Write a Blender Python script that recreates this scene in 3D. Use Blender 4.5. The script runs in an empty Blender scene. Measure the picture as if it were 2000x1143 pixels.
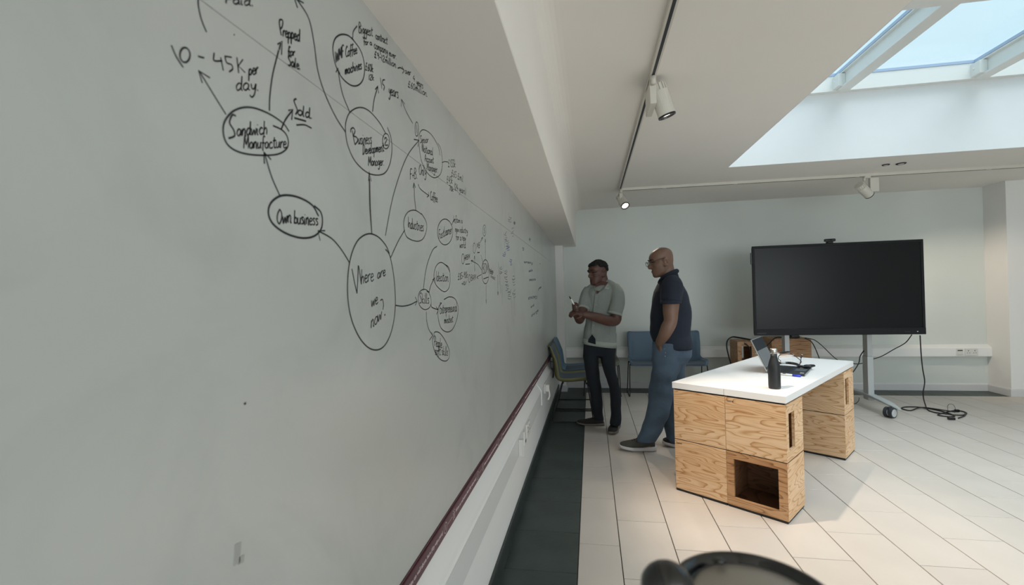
import bpy, bmesh, math, random
import numpy as np
from mathutils import Vector, Matrix
random.seed(7); rng = np.random.default_rng(7)
SC = bpy.context.scene; COL = SC.collection
PI = math.pi

# ------------------------------------------------------------------ camera (0.6x phone lens, held at 1.45 m)
YAW, PITCH, ROLL, EYE, FPX = 0.169727, 0.0024865, -0.0272356, 1.450775, 897.4786
def cam_axes():
    cy, sy, cp, sp, cr, sr = math.cos(YAW), math.sin(YAW), math.cos(PITCH), math.sin(PITCH), math.cos(ROLL), math.sin(ROLL)
    f = np.array([-sy*cp, cy*cp, sp]); r = np.array([cy, sy, 0.0]); u = np.cross(r, f)
    return cr*r + sr*u, -sr*r + cr*u, f
RX, UX, FX = cam_axes(); EYEP = np.array([0.0, 0.0, EYE])
cam_d = bpy.data.cameras.new('camera'); cam = bpy.data.objects.new('camera', cam_d); COL.objects.link(cam)
cam.matrix_world = Matrix([[RX[0], UX[0], -FX[0], 0], [RX[1], UX[1], -FX[1], 0], [RX[2], UX[2], -FX[2], EYE], [0, 0, 0, 1]])
cam_d.sensor_width = 36; cam_d.lens = FPX/2000*36; cam_d.clip_start = .02
cam_d.dof.use_dof = True; cam_d.dof.focus_distance = 3.4; cam_d.dof.aperture_fstop = 4.5
SC.camera = cam
# the survey of the room: a sight line from the camera met with a plane of the room
def ray(x, y): return RX*((x-1000)/FPX) - UX*((y-571.5)/FPX) + FX
def onz(x, y, z=0.0): a = ray(x, y); return EYEP + a*((z-EYE)/a[2])
def onx(x, y, X): a = ray(x, y); return EYEP + a*(X/a[0])
def ony(x, y, Y): a = ray(x, y); return EYEP + a*(Y/a[1])

# ------------------------------------------------------------------ light and exposure
SC.view_settings.view_transform = 'Standard'; SC.view_settings.look = 'None'
SC.view_settings.gamma = 1; SC.view_settings.use_curve_mapping = False
SC.view_settings.exposure = 0.10
W = bpy.data.worlds.new('overcast_sky'); SC.world = W; W.use_nodes = True
_nt = W.node_tree; _bg = _nt.nodes['Background']
_tc = _nt.nodes.new('ShaderNodeTexCoord'); _nz = _nt.nodes.new('ShaderNodeTexNoise'); _cr = _nt.nodes.new('ShaderNodeValToRGB')
_nz.inputs['Scale'].default_value = 1.6; _nz.inputs['Detail'].default_value = 4
_cr.color_ramp.elements[0].color = (.60, .83, .92, 1); _cr.color_ramp.elements[1].color = (.70, .87, .94, 1)
_cr.color_ramp.elements[0].position = .35; _cr.color_ramp.elements[1].position = .7
_nt.links.new(_tc.outputs['Generated'], _nz.inputs['Vector']); _nt.links.new(_nz.outputs['Fac'], _cr.inputs['Fac'])
_nt.links.new(_cr.outputs['Color'], _bg.inputs['Color'])
_bg.inputs['Strength'].default_value = 1.03
def lamp(name, kind, loc, power, color, aim=None, **kw):
    d = bpy.data.lights.new(name, kind); d.energy = power; d.color = color
    for k, v in kw.items(): setattr(d, k, v)
    o = bpy.data.objects.new(name, d); COL.objects.link(o); o.location = loc
    if aim is not None: o.rotation_euler = (Vector(aim)-Vector(loc)).to_track_quat('-Z', 'Y').to_euler()
    return o
# added very wide sun lamp above the skylight, unseen fill to brighten the room
lamp('sun_fill', 'SUN', (6.2, 1.6, 9), 4.0, (.95, .98, 1.0), aim=(3.4, 3.3, 0), angle=1.0)
# added fill lamp behind the camera, set at an invented rear window
lamp('rear_fill', 'AREA', (3.2, -3.9, 1.5), 130, (.95, .98, 1.0), aim=(2.6, 3, 1.35), shape='RECTANGLE', size=5.2, size_y=1.9)

# ------------------------------------------------------------------ materials
def lin(c):
    if isinstance(c, str): c = [int(c[i:i+2], 16)/255 for i in (0, 2, 4)]
    return tuple(x/12.92 if x <= .04045 else ((x+.055)/1.055)**2.4 for x in c) + (1,)
def mat(name, col, rough=.6, metal=0.0, spec=.5, var=0.0, vscale=8.0, bump=0.0, bscale=60.0, rand=0.0, coat=0.0, emit=None, stretch=None):
    m = bpy.data.materials.new(name); m.use_nodes = True; nt = m.node_tree; b = nt.nodes['Principled BSDF']
    c = lin(col); b.inputs['Roughness'].default_value = rough; b.inputs['Metallic'].default_value = metal
    b.inputs['Specular IOR Level'].default_value = spec; b.inputs['Coat Weight'].default_value = coat
    tc = nt.nodes.new('ShaderNodeTexCoord'); vec = tc.outputs['Object']
    if stretch:
        mp = nt.nodes.new('ShaderNodeMapping'); mp.inputs['Scale'].default_value = stretch
        nt.links.new(vec, mp.inputs['Vector']); vec = mp.outputs['Vector']
    n = nt.nodes.new('ShaderNodeTexNoise'); n.inputs['Scale'].default_value = vscale; n.inputs['Detail'].default_value = 5
    nt.links.new(vec, n.inputs['Vector'])
    r = nt.nodes.new('ShaderNodeValToRGB'); e = r.color_ramp.elements
    e[0].position, e[1].position = .3, .72
    e[0].color = tuple(x*(1-var) for x in c[:3]) + (1,); e[1].color = tuple(min(1, x*(1+var*.6)) for x in c[:3]) + (1,)
    nt.links.new(n.outputs['Fac'], r.inputs['Fac']); out = r.outputs['Color']
    if rand:
        oi = nt.nodes.new('ShaderNodeObjectInfo'); hs = nt.nodes.new('ShaderNodeHueSaturation')
        mr = nt.nodes.new('ShaderNodeMapRange'); mr.inputs['To Min'].default_value = 1-rand; mr.inputs['To Max'].default_value = 1+rand
        nt.links.new(oi.outputs['Random'], mr.inputs['Value']); nt.links.new(mr.outputs['Result'], hs.inputs['Value'])
        nt.links.new(out, hs.inputs['Color']); out = hs.outputs['Color']
    nt.links.new(out, b.inputs['Base Color'])
    if bump:
        n2 = nt.nodes.new('ShaderNodeTexNoise'); n2.inputs['Scale'].default_value = bscale; n2.inputs['Detail'].default_value = 3
        bp = nt.nodes.new('ShaderNodeBump'); bp.inputs['Strength'].default_value = bump; bp.inputs['Distance'].default_value = .01
        nt.links.new(vec, n2.inputs['Vector']); nt.links.new(n2.outputs['Fac'], bp.inputs['Height']); nt.links.new(bp.outputs['Normal'], b.inputs['Normal'])
    if emit:
        b.inputs['Emission Color'].default_value = lin(emit[0]); b.inputs['Emission Strength'].default_value = emit[1]
    return m
def wood(name, light, mid, dark, across=(1.25, 1.25, 7.5), n=15.0):
    m = bpy.data.materials.new(name); m.use_nodes = True; nt = m.node_tree; b = nt.nodes['Principled BSDF']; L = nt.links.new
    tc = nt.nodes.new('ShaderNodeTexCoord'); oi = nt.nodes.new('ShaderNodeObjectInfo')
    mp = nt.nodes.new('ShaderNodeMapping'); mp.inputs['Scale'].default_value = across
    mu = nt.nodes.new('ShaderNodeMath'); mu.operation = 'MULTIPLY'; mu.inputs[1].default_value = 37.0
    L(oi.outputs['Random'], mu.inputs[0]); L(tc.outputs['Object'], mp.inputs['Vector']); L(mu.outputs[0], mp.inputs['Location'])
    a = nt.nodes.new('ShaderNodeTexNoise'); a.inputs['Scale'].default_value = 1.35; a.inputs['Detail'].default_value = 2.0; a.inputs['Roughness'].default_value = .42
    L(mp.outputs['Vector'], a.inputs['Vector'])
    k = nt.nodes.new('ShaderNodeMath'); k.operation = 'MULTIPLY'; k.inputs[1].default_value = n; L(a.outputs['Fac'], k.inputs[0])
    f = nt.nodes.new('ShaderNodeMath'); f.operation = 'FRACT'; L(k.outputs[0], f.inputs[0])
    r = nt.nodes.new('ShaderNodeValToRGB'); e = r.color_ramp.elements
    e[0].position = 0; e[0].color = lin(light); e[1].position = .5; e[1].color = lin(light)
    x = e.new(.8); x.color = lin(mid); x = e.new(.93); x.color = lin(dark); x = e.new(1.0); x.color = lin(light)
    L(f.outputs[0], r.inputs['Fac'])
    g = nt.nodes.new('ShaderNodeTexNoise'); g.inputs['Scale'].default_value = 26; g.inputs['Detail'].default_value = 4
    mp2 = nt.nodes.new('ShaderNodeMapping'); mp2.inputs['Scale'].default_value = (.35, .35, 5); L(tc.outputs['Object'], mp2.inputs['Vector']); L(mp2.outputs['Vector'], g.inputs['Vector'])
    big = nt.nodes.new('ShaderNodeTexNoise'); big.inputs['Scale'].default_value = .7; L(mp.outputs['Vector'], big.inputs['Vector'])
    mx = nt.nodes.new('ShaderNodeMix'); mx.data_type = 'RGBA'; mx.blend_type = 'MULTIPLY'; mx.inputs[0].default_value = .55
    rg = nt.nodes.new('ShaderNodeValToRGB'); rg.color_ramp.elements[0].position = .3; rg.color_ramp.elements[1].position = .7
    rg.color_ramp.elements[0].color = (.72, .66, .58, 1); rg.color_ramp.elements[1].color = (1, 1, 1, 1); L(g.outputs['Fac'], rg.inputs['Fac'])
    L(r.outputs['Color'], mx.inputs[6]); L(rg.outputs['Color'], mx.inputs[7])
    mb = nt.nodes.new('ShaderNodeMix'); mb.data_type = 'RGBA'; mb.blend_type = 'MULTIPLY'; mb.inputs[0].default_value = .6
    rb = nt.nodes.new('ShaderNodeValToRGB'); rb.color_ramp.elements[0].position = .38; rb.color_ramp.elements[1].position = .6
    rb.color_ramp.elements[0].color = (.86, .74, .6, 1); rb.color_ramp.elements[1].color = (1, 1, 1, 1); L(big.outputs['Fac'], rb.inputs['Fac'])
    L(mx.outputs[2], mb.inputs[6]); L(rb.outputs['Color'], mb.inputs[7])
    L(mb.outputs[2], b.inputs['Base Color']); b.inputs['Roughness'].default_value = .5
    return m
def board_mat():
    # glossy write-on paint with faint grey rubbed-out smudges
    m = mat('write_on_paint', 'bcbfbb', rough=.3, spec=.8, var=.03, vscale=1.5); nt = m.node_tree; L = nt.links.new; b = nt.nodes['Principled BSDF']
    ramp = [n for n in nt.nodes if n.type == 'VALTORGB'][0]
    tc = nt.nodes.new('ShaderNodeTexCoord'); n = nt.nodes.new('ShaderNodeTexNoise'); n.inputs['Scale'].default_value = 2.3; n.inputs['Detail'].default_value = 6; n.inputs['Distortion'].default_value = 1.2
    L(tc.outputs['Object'], n.inputs['Vector'])
    r = nt.nodes.new('ShaderNodeValToRGB'); r.color_ramp.elements[0].position = .25; r.color_ramp.elements[1].position = .5
    r.color_ramp.elements[0].color = (.86, .87, .87, 1); r.color_ramp.elements[1].color = (1, 1, 1, 1); L(n.outputs['Fac'], r.inputs['Fac'])
    mx = nt.nodes.new('ShaderNodeMix'); mx.data_type = 'RGBA'; mx.blend_type = 'MULTIPLY'; mx.inputs[0].default_value = 1
    L(ramp.outputs['Color'], mx.inputs[6]); L(r.outputs['Color'], mx.inputs[7]); L(mx.outputs[2], b.inputs['Base Color'])
    n.inputs['Roughness'].default_value = .6
    return m
def glass_mat():
    m = bpy.data.materials.new('roof_glass'); m.use_nodes = True; nt = m.node_tree; nt.nodes.clear(); L = nt.links.new
    o = nt.nodes.new('ShaderNodeOutputMaterial'); t = nt.nodes.new('ShaderNodeBsdfTransparent'); g = nt.nodes.new('ShaderNodeBsdfGlossy'); mx = nt.nodes.new('ShaderNodeMixShader')
    t.inputs['Color'].default_value = (.95, .985, 1, 1); g.inputs['Roughness'].default_value = .02; mx.inputs[0].default_value = .06
    L(t.outputs[0], mx.inputs[1]); L(g.outputs[0], mx.inputs[2]); L(mx.outputs[0], o.inputs['Surface']); return m
M = dict(
  board=board_mat(), wall=mat('white_wall_paint', 'efeeeb', .75, var=.02, vscale=2, bump=.05, bscale=200),
  backwall=mat('white_back_wall_paint', 'd9ded9', .35, spec=.3, var=.05, vscale=1.2), ceil=mat('white_ceiling_paint', 'f3efe9', .9, var=.015, vscale=2),
  well=mat('white_skylight_plaster', 'e6e8e8', .85, var=.01), trunk=mat('white_trunking_plastic', 'efefed', .4), trunkface=mat('trunking_lid_plastic', 'd8d9d8', .4),
  skirt=mat('white_gloss_skirting', 'd6d6d6', .3), steel=mat('white_painted_steel', 'ecece8', .5, var=.01), gasket=mat('blue_glazing_edge', 'aebfd8', .3),
  tile=mat('beige_porcelain_tile', 'c6bcb2', .38, spec=.4, var=.05, vscale=3, bump=.03, bscale=90, rand=.035),
  dark=mat('dark_slate_tile', '3b4441', .42, spec=.4, var=.25, vscale=4, bump=.15, bscale=25, rand=.12), grout=mat('dark_grout', '4a443e', .9),
  ink=mat('black_marker_ink', '2a2b2c', .5, spec=.2), fade=mat('faded_marker_ink', '5f6570', .6), fadeblue=mat('faded_blue_ink', '6f7aa6', .6), seam=mat('board_seam', '858480', .8),
  purple=mat('plum_vinyl_strip', '59353f', .4), white=mat('white_print', 'd9c9cc', .6), 
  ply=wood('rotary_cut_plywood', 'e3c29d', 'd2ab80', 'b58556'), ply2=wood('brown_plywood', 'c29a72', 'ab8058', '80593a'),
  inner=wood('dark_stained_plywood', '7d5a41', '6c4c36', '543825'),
  black=mat('matte_black', '17181a', .55), blackg=mat('black_plastic', '101214', .3), screen=mat('dark_screen_glass', '0d1113', .28, spec=.22),
  bezel=mat('black_bezel', '121416', .5, spec=.25), laminate=mat('white_laminate', 'e9e8e6', .35), silver=mat('silver_powder_coat', 'b9bdbd', .4, metal=.15),
  chrome=mat('brushed_steel', 'c9c6c0', .25, metal=1), spot=mat('white_lamp_housing', 'd6d2c8', .5), lens=mat('lit_lamp_lens', 'ffffff', .4, emit=('fff3dc', 6.0)),
  blue=mat('slate_blue_plastic', '5b7388', .5), bluepad=mat('blue_grey_upholstery', '5a6570', .9, bump=.2, bscale=300), olive=mat('olive_plastic', '7c7a54', .55), wire=mat('black_sled_wire', '16181a', .4),
  greyply=mat('grey_olive_plastic', '6f7164', .6),
  skin1=mat('deep_brown_skin', '573a31', .5, var=.08, vscale=20), skin2=mat('tan_skin', '715546', .5, var=.1, vscale=14), hair=mat('black_hair', '0e0d0d', .8, bump=.8, bscale=160),
  lips1=mat('dark_lips', '4d2d2a', .5), lips2=mat('pink_lips', '7f5548', .5), eye=mat('dark_eye', '120d0b', .3), brow=mat('dark_brow', '1c1411', .8),
  knit=mat('grey_green_knit', '898f8a', .95, var=.06, vscale=60, bump=.35, bscale=26, stretch=(3, 3, .8)), knittrim=mat('pale_knit_trim', '9da49c', .95, bump=.3, bscale=160),
  navy=mat('navy_pique', '161d2b', .9, var=.1, bump=.35, bscale=16), jeansd=mat('dark_indigo_denim', '131a22', .9, var=.15, vscale=9, bump=.4, bscale=14), jeansl=mat('mid_blue_denim', '4c5d6e', .9, var=.22, vscale=5, bump=.8, bscale=11),
  shoed=mat('charcoal_shoe_knit', '24221f', .8, bump=.3, bscale=200), shoeg=mat('grey_running_shoe_mesh', '45443f', .8, var=.2, vscale=30), solew=mat('white_foam_sole', 'c9c4c4', .7), soleb=mat('brown_grey_sole', '6b6159', .7), lace=mat('black_laces', '151515', .9),
  rubber=mat('dark_grey_rubber', '33363c', .6), hub=mat('pale_grey_hub', 'c9cbcb', .5), bottle=mat('matte_black_bottle', '14181b', .5), notebook=mat('kraft_notebook', 'c6a68b', .8), bluecap=mat('blue_pen_cap', '2b3fc0', .4),
  keys=mat('laptop_keys', '1f2226', .5), lap=mat('charcoal_laptop_shell', '3c4146', .4, metal=.3), pad=mat('laptop_touchpad', '575d62', .35), lapscreen=mat('laptop_screen', '30343a', .25), lapgrey=mat('grey_window_on_laptop_screen', '6e7173', .4), lapedge=mat('silver_laptop_edge', 'a8a7a2', .35, metal=.5),
  socket=mat('white_socket_plastic', 'dcdbd6', .4), tape=mat('grey_tape_scrap', 'a7a8a3', .7), rim=mat('glossy_black_rim', '0b0c0d', .18, coat=.5), dish=mat('dull_steel_dish', 'a8a196', .38, metal=.5), glass=glass_mat(), darkglass=mat('spectacle_lens', '20242a', .1))

# ------------------------------------------------------------------ mesh helpers
def link(name, me, m=None, parent=None, smooth=False):
    o = bpy.data.objects.new(name, me); COL.objects.link(o)
    if m is not None and len(me.materials) == 0: me.materials.append(M[m] if isinstance(m, str) else m)
    if smooth: me.shade_smooth()
    if parent is not None: o.parent = parent
    return o
def obj(name, bm, m, parent=None, smooth=False):
    bmesh.ops.recalc_face_normals(bm, faces=bm.faces[:])
    me = bpy.data.meshes.new(name); bm.to_mesh(me); bm.free()
    return link(name, me, m, parent, smooth)
def tag(o, label=None, cat=None, group=None, kind=None):
    if label: o['label'] = label
    if cat: o['category'] = cat
    if group: o['group'] = group
    if kind: o['kind'] = kind
    return o
def empty(name, loc=(0, 0, 0), rz=0.0, label=None, cat=None, group=None):
    o = bpy.data.objects.new(name, None); COL.objects.link(o); o.location = loc; o.rotation_euler = (0, 0, rz); o.empty_display_size = .1
    return tag(o, label, cat, group)
def box(bm, lo, hi, bev=0.0, mtx=None):
    c = [(a+b)/2 for a, b in zip(lo, hi)]; s = [abs(b-a) for a, b in zip(lo, hi)]
    r = bmesh.ops.create_cube(bm, size=1, matrix=Matrix.Translation(c) @ Matrix.Diagonal((*s, 1)))
    if bev:
        vs = set(r['verts']); es = [e for e in bm.edges if e.verts[0] in vs and e.verts[1] in vs]
        q = bmesh.ops.bevel(bm, geom=es, offset=bev, segments=2, affect='EDGES', profile=.5); vv = q['verts']
        if mtx is not None:
            allv = set(v for f in q['faces'] for v in f.verts) | set(vv)
            bmesh.ops.transform(bm, matrix=mtx, verts=list({v for v in bm.verts if v in allv}))
    elif mtx is not None: bmesh.ops.transform(bm, matrix=mtx, verts=r['verts'])
def boxo(name, lo, hi, m, parent=None, bev=0.0):
    bm = bmesh.new(); box(bm, lo, hi, bev); return obj(name, bm, m, parent)
def loft(bm, rings, cap=True, close=True):
    rv = [[bm.verts.new(tuple(p)) for p in r] for r in rings]; n = len(rv[0])
    for a, b in zip(rv, rv[1:]):
        for i in range(n if close else n-1): bm.faces.new((a[i], a[(i+1) % n], b[(i+1) % n], b[i]))
    if cap:
        bm.faces.new(rv[0][::-1]); bm.faces.new(rv[-1])
def ell(c, a, b, n=20, ax=(1, 0, 0), ay=(0, 1, 0), e=2.0):
    c = np.array(c, float); ax = np.array(ax, float); ay = np.array(ay, float); out = []
    for i in range(n):
        t = 2*PI*i/n; ct, st = math.cos(t), math.sin(t)
        out.append(c + ax*(a*math.copysign(abs(ct)**(2/e), ct)) + ay*(b*math.copysign(abs(st)**(2/e), st)))
    return out
def crom(pts, k=6):
    P = [np.array(p, float) for p in pts]
    if len(P) < 3: return [P[0]+(P[-1]-P[0])*i/k for i in range(k+1)]
    Q = [2*P[0]-P[1]] + P + [2*P[-1]-P[-2]]; out = []
    for i in range(1, len(Q)-2):
        p0, p1, p2, p3 = Q[i-1:i+3]
        for j in range(k):
            t = j/k; out.append(.5*((2*p1)+(p2-p0)*t+(2*p0-5*p1+4*p2-p3)*t*t+(3*p1-p0-3*p2+p3)*t**3))
    return out + [P[-1]]
def tube(bm, pts, rad, n=8, k=0, round_ends=False, flat=1.0):
    pts = [np.array(p, float) for p in pts]
    rad = list(rad) if hasattr(rad, '__len__') else [rad]*len(pts)
    if k:
        src = np.linspace(0, 1, len(pts)); pts = crom(pts, k); rad = list(np.interp(np.linspace(0, 1, len(pts)), src, rad))
    if round_ends:
        d0 = pts[0]-pts[1]; d0 /= np.linalg.norm(d0); d1 = pts[-1]-pts[-2]; d1 /= np.linalg.norm(d1); r0, r1 = rad[0], rad[-1]
        A = [(pts[0]+d0*r0*math.sin(q), r0*math.cos(q)) for q in (1.35, .9, .45)]; B = [(pts[-1]+d1*r1*math.sin(q), r1*math.cos(q)) for q in (.45, .9, 1.35)]
        pts = [a[0] for a in A]+pts+[b[0] for b in B]; rad = [a[1] for a in A]+rad+[b[1] for b in B]
    T = [(pts[min(i+1, len(pts)-1)]-pts[max(i-1, 0)]) for i in range(len(pts))]; T = [t/(np.linalg.norm(t)+1e-12) for t in T]
    u = np.cross(T[0], [0, 0, 1.0])
    if np.linalg.norm(u) < .1: u = np.cross(T[0], [1.0, 0, 0])
    rings = []
    for p, t, r in zip(pts, T, rad):
        u = u - t*np.dot(u, t); u /= np.linalg.norm(u); v = np.cross(t, u); rings.append(ell(p, r, r*flat, n, u, v))
    loft(bm, rings)
def ball(bm, c, r, sx=1, sy=1, sz=1, seg=16):
    bmesh.ops.create_uvsphere(bm, u_segments=seg, v_segments=max(6, seg//2), radius=r, matrix=Matrix.Translation(tuple(c)) @ Matrix.Diagonal((sx, sy, sz, 1)))
def lathe(bm, prof, c=(0, 0, 0), n=32):
    loft(bm, [ell((c[0], c[1], c[2]+z), max(r, 1e-4), max(r, 1e-4), n) for r, z in prof])
def prism(bm, poly, a, b):
    # poly: list of 3-D points (a planar outline), swept from offset a to offset b
    loft(bm, [[np.array(p)+np.array(a) for p in poly], [np.array(p)+np.array(b) for p in poly]])
def tubeo(name, pts, r, m, parent=None, k=6, n=8):
    bm = bmesh.new(); tube(bm, pts, r, n=n, k=k); return obj(name, bm, m, parent, True)
def remeshed(name, bm, voxel, m, parent=None, sm=4):
    me = bpy.data.meshes.new(name); bmesh.ops.recalc_face_normals(bm, faces=bm.faces[:]); bm.to_mesh(me); bm.free()
    o = bpy.data.objects.new(name, me); COL.objects.link(o)
    r = o.modifiers.new('r', 'REMESH'); r.mode = 'VOXEL'; r.voxel_size = voxel; r.use_smooth_shade = True
    s = o.modifiers.new('s', 'SMOOTH'); s.factor = .5; s.iterations = sm
    dg = bpy.context.evaluated_depsgraph_get(); me2 = bpy.data.meshes.new_from_object(o.evaluated_get(dg))
    bpy.data.objects.remove(o); bpy.data.meshes.remove(me)
    me2.name = name; return link(name, me2, m, parent, True)
def wrinkle(o, amp, k, seed, zlo, zhi, slant=.6):
    # cloth folds: push the surface in and out along its normals in slanting, broken waves
    me = o.data; n = len(me.vertices); P = np.empty(n*3); me.vertices.foreach_get('co', P); P = P.reshape(-1, 3); N = np.empty(n*3); me.vertex_normals.foreach_get('vector', N); N = N.reshape(-1, 3)
    r = np.random.default_rng(seed); h = np.zeros(n)
    for i in range(5):
        a, b = r.uniform(-slant, slant, 2); f = k*r.uniform(.6, 1.5); w = np.sin(P@r.uniform(-9, 9, 3)+r.uniform(0, 6)); h += (.5+.5*w)*np.sin(f*(P[:, 2]+a*P[:, 0]+b*P[:, 1])+2.2*w+r.uniform(0, 6))
    m = np.clip((P[:, 2]-zlo)/.06, 0, 1)*np.clip((zhi-P[:, 2])/.06, 0, 1); P += N*(amp*h*m/2)[:, None]; me.vertices.foreach_set('co', P.ravel()); me.update()
def textmesh(name, body, size, mtx, m, parent, extrude=.0003):
    c = bpy.data.curves.new(name, 'FONT'); c.body = body; c.size = size; c.extrude = extrude; c.resolution_u = 2
    o = bpy.data.objects.new(name, c); COL.objects.link(o)
    me = bpy.data.meshes.new_from_object(o.evaluated_get(bpy.context.evaluated_depsgraph_get()))
    bpy.data.objects.remove(o); me.materials.clear(); me.transform(mtx)
    return link(name, me, m, parent)
# ================================================================== THE ROOM
XB, YB, ZC, ZB = -0.50, 7.03, 2.69, 2.136      # board plane, back wall, ceiling, bulkhead underside
def struct(name, lo, hi, m, parent=None, bev=0.0):
    return tag(boxo(name, lo, hi, m, parent, bev), kind='structure')
# floor slab with every tile a piece of its own
floor = struct('floor', (-.62, -4.0, -.12), (7.6, 7.15, -.0095), 'grout')
_tile_cache = {}
def tile(w, d, m, x, y, name):
    key = (round(w, 3), round(d, 3), m)
    if key not in _tile_cache:
        bm = bmesh.new(); a, b = w/2, d/2; e = .0015
        loft(bm, [[(-a, -b, -.01), (a, -b, -.01), (a, b, -.01), (-a, b, -.01)], [(-a, -b, -e), (a, -b, -e), (a, b, -e), (-a, b, -e)], [(e-a, e-b, 0), (a-e, e-b, 0), (a-e, b-e, 0), (e-a, b-e, 0)]])
        bmesh.ops.recalc_face_normals(bm, faces=bm.faces[:]); me = bpy.data.meshes.new(name); bm.to_mesh(me); bm.free(); me.materials.append(M[m]); _tile_cache[key] = me
    o = bpy.data.objects.new(name, _tile_cache[key]); COL.objects.link(o); o.location = (x, y, 0); o.parent = floor
X0, X1, TW, TL, G, GE = -.106, .124, .30, .60, .0046, .0042
YT1 = 6.69
def lay(xa, xb, odd):
    y0 = 3.876 - (.301 if odd else 0); y = y0 - .6*6
    while y < YT1 - .02:
        a, b = max(y, 1.2), min(y+.6, YT1)
        if b-a > .02: tile(xb-xa-G, b-a-GE, 'tile', (xa+xb)/2, (a+b)/2, 'floor_tile')
        y += .6
lay(X0, X1, False)
for c in range(1, 19): lay(X1+TW*(c-1), X1+TW*c, c % 2 == 1)
y = 2.386-.4*4
while y < YB-.02:
    b = min(y+.4, YB); tile(X0-XB-.004, b-y-.003, 'dark', (X0+XB)/2, (y+b)/2, 'dark_floor_tile'); y += .4
x = X0
while x < 5.13:
    b = min(x+.4, 5.13); tile(b-x-.003, YB-YT1-.003, 'dark', (x+b)/2, (YB+YT1)/2, 'dark_floor_tile'); x += .4
bm = bmesh.new(); box(bm, (-.5, -4.0, -.0095), (7.5, 1.197, 0)); box(bm, (5.53, 1.2, -.0095), (7.5, 6.69, 0))
o = obj('floor_tile_field', bm, 'tile', floor); o['kind'] = 'stuff'
# walls
wl = struct('wall_left', (-.64, -4.0, 0), (-.5058, 7.03, 2.80), 'wall')
bm = bmesh.new(); prism(bm, [(-.504, 0, .0), (-.491, 0, 0), (-.491, 0, .098), (-.493, 0, .104), (-.504, 0, .104)], (0, -4, 0), (0, 6.75, 0))
tag(obj('baseboard_left', bm, 'dark'), kind='structure')
struct('wall_back', (-.64, YB, 0), (7.6, 7.15, 2.80), 'backwall')
struct('wall_right', (5.13, YT1, 0), (7.6, YB, ZC), 'wall')
struct('wall_pilaster', (-.504, 6.75, 0), (-.39, YB, ZB), 'wall')
struct('wall_east', (7.5, -4.0, 0), (7.62, 6.69, 2.80), 'wall')
wr = struct('wall_rear', (-.64, -4.12, 0), (.5, -4.0, 2.8), 'wall')
for lo, hi in (((.5, -4.12, 0), (6, -4.0, .5)), ((.5, -4.12, 2.5), (6, -4.0, 2.8)), ((6, -4.12, 0), (7.6, -4.0, 2.8))): boxo('wall_panel', lo, hi, 'wall', wr)
w2 = tag(empty('added_window', (3.2, -4.05, .5)), kind='structure')  # unseen window, added to give the rear fill lamp an opening
for i in range(5): boxo('mullion', (-2.7+i*1.33, -.03, 0), (-2.62+i*1.33, .03, 2.0), 'steel', w2)
for i in range(4): boxo('pane', (-2.62+i*1.33, -.005, 0), (-1.37+i*1.33, .005, 2.0), 'glass', w2)
def skirting(name, a, b, nrm, h=.095):
    # white skirting with a chamfered top edge between floor points a and b, standing out along nrm
    a, b, nrm = np.array(a, float), np.array(b, float), np.array(nrm, float); P = [(0, 0), (.016, 0), (.016, h-.014), (.008, h), (0, h)]
    bm = bmesh.new(); loft(bm, [[a+nrm*p+np.array([0, 0, q]) for p, q in P], [b+nrm*p+np.array([0, 0, q]) for p, q in P]]); return tag(obj(name, bm, 'skirt'), kind='structure')
skirting('baseboard_back', (-.39, YB, 0), (5.13, YB, 0), (0, -1, 0))
skirting('baseboard_right', (5.1125, YT1, 0), (7.5, YT1, 0), (0, -1, 0)); skirting('baseboard_return', (5.13, YT1-.009, 0), (5.13, YB, 0), (-1, 0, 0))
skirting('baseboard_pilaster', (-.5, 6.75, 0), (-.374, 6.75, 0), (0, -1, 0)); skirting('baseboard_nib', (-.39, 6.75, 0), (-.39, YB, 0), (1, 0, 0))
# ceiling with the skylight shaft
SX0, SX1, SY0, SY1, ZR = 1.43, 6.0, .9, 5.04, 3.35
bm = bmesh.new()
for lo, hi in (((-.64, -4, ZC), (SX0-.006, 7.15, 2.8)), ((SX1+.006, -4, ZC), (7.6, 7.15, 2.8)), ((SX0-.006, -4, ZC), (SX1+.006, SY0-.006, 2.8)), ((SX0-.006, SY1+.006, ZC), (SX1+.006, 7.15, 2.8))): box(bm, lo, hi)
ceiling = tag(obj('ceiling', bm, 'ceil'), kind='structure')
# boxed-in beam along the left wall, with a coved top
bm = bmesh.new(); P = [(-.504, 0, ZB), (-.203, 0, ZB), (-.2, 0, ZB+.003), (-.2, 0, ZC-.1)] + [(-.2+.1-.1*math.cos(t), 0, ZC-.1+.1*math.sin(t)) for t in np.linspace(.2, PI/2, 7)] + [(-.504, 0, ZC)]
prism(bm, P, (0, -4, 0), (0, YB, 0)); o = tag(obj('bulkhead', bm, 'ceil'), kind='structure')
shaft = tag(empty('skylight_shaft', (0, 0, 0)), kind='structure')
T_ = .0055
for lo, hi in (((SX0-T_, SY1, ZC), (SX1+T_, SY1+T_, 2.801)), ((SX0-T_, SY0-T_, ZC), (SX1+T_, SY0, 2.801)), ((SX0-T_, SY0, ZC), (SX0, SY1, 2.801)), ((SX1, SY0, ZC), (SX1+T_, SY1, 2.801)),
               ((SX0-.1, SY1, 2.801), (SX1+.1, SY1+.1, 3.6)), ((SX0-.1, SY0-.1, 2.801), (SX1+.1, SY0, 3.6)), ((SX0-.1, SY0, 2.801), (SX0, SY1, 3.6)), ((SX1, SY0, 2.801), (SX1+.1, SY1, 3.6))): boxo('shaft_wall', lo, hi, 'well', shaft)
w1 = tag(empty('window_1', (0, 0, 0)), kind='structure')
RB = [1.26, 2.43, 3.605, 4.78, 5.955]; RW = .115
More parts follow.
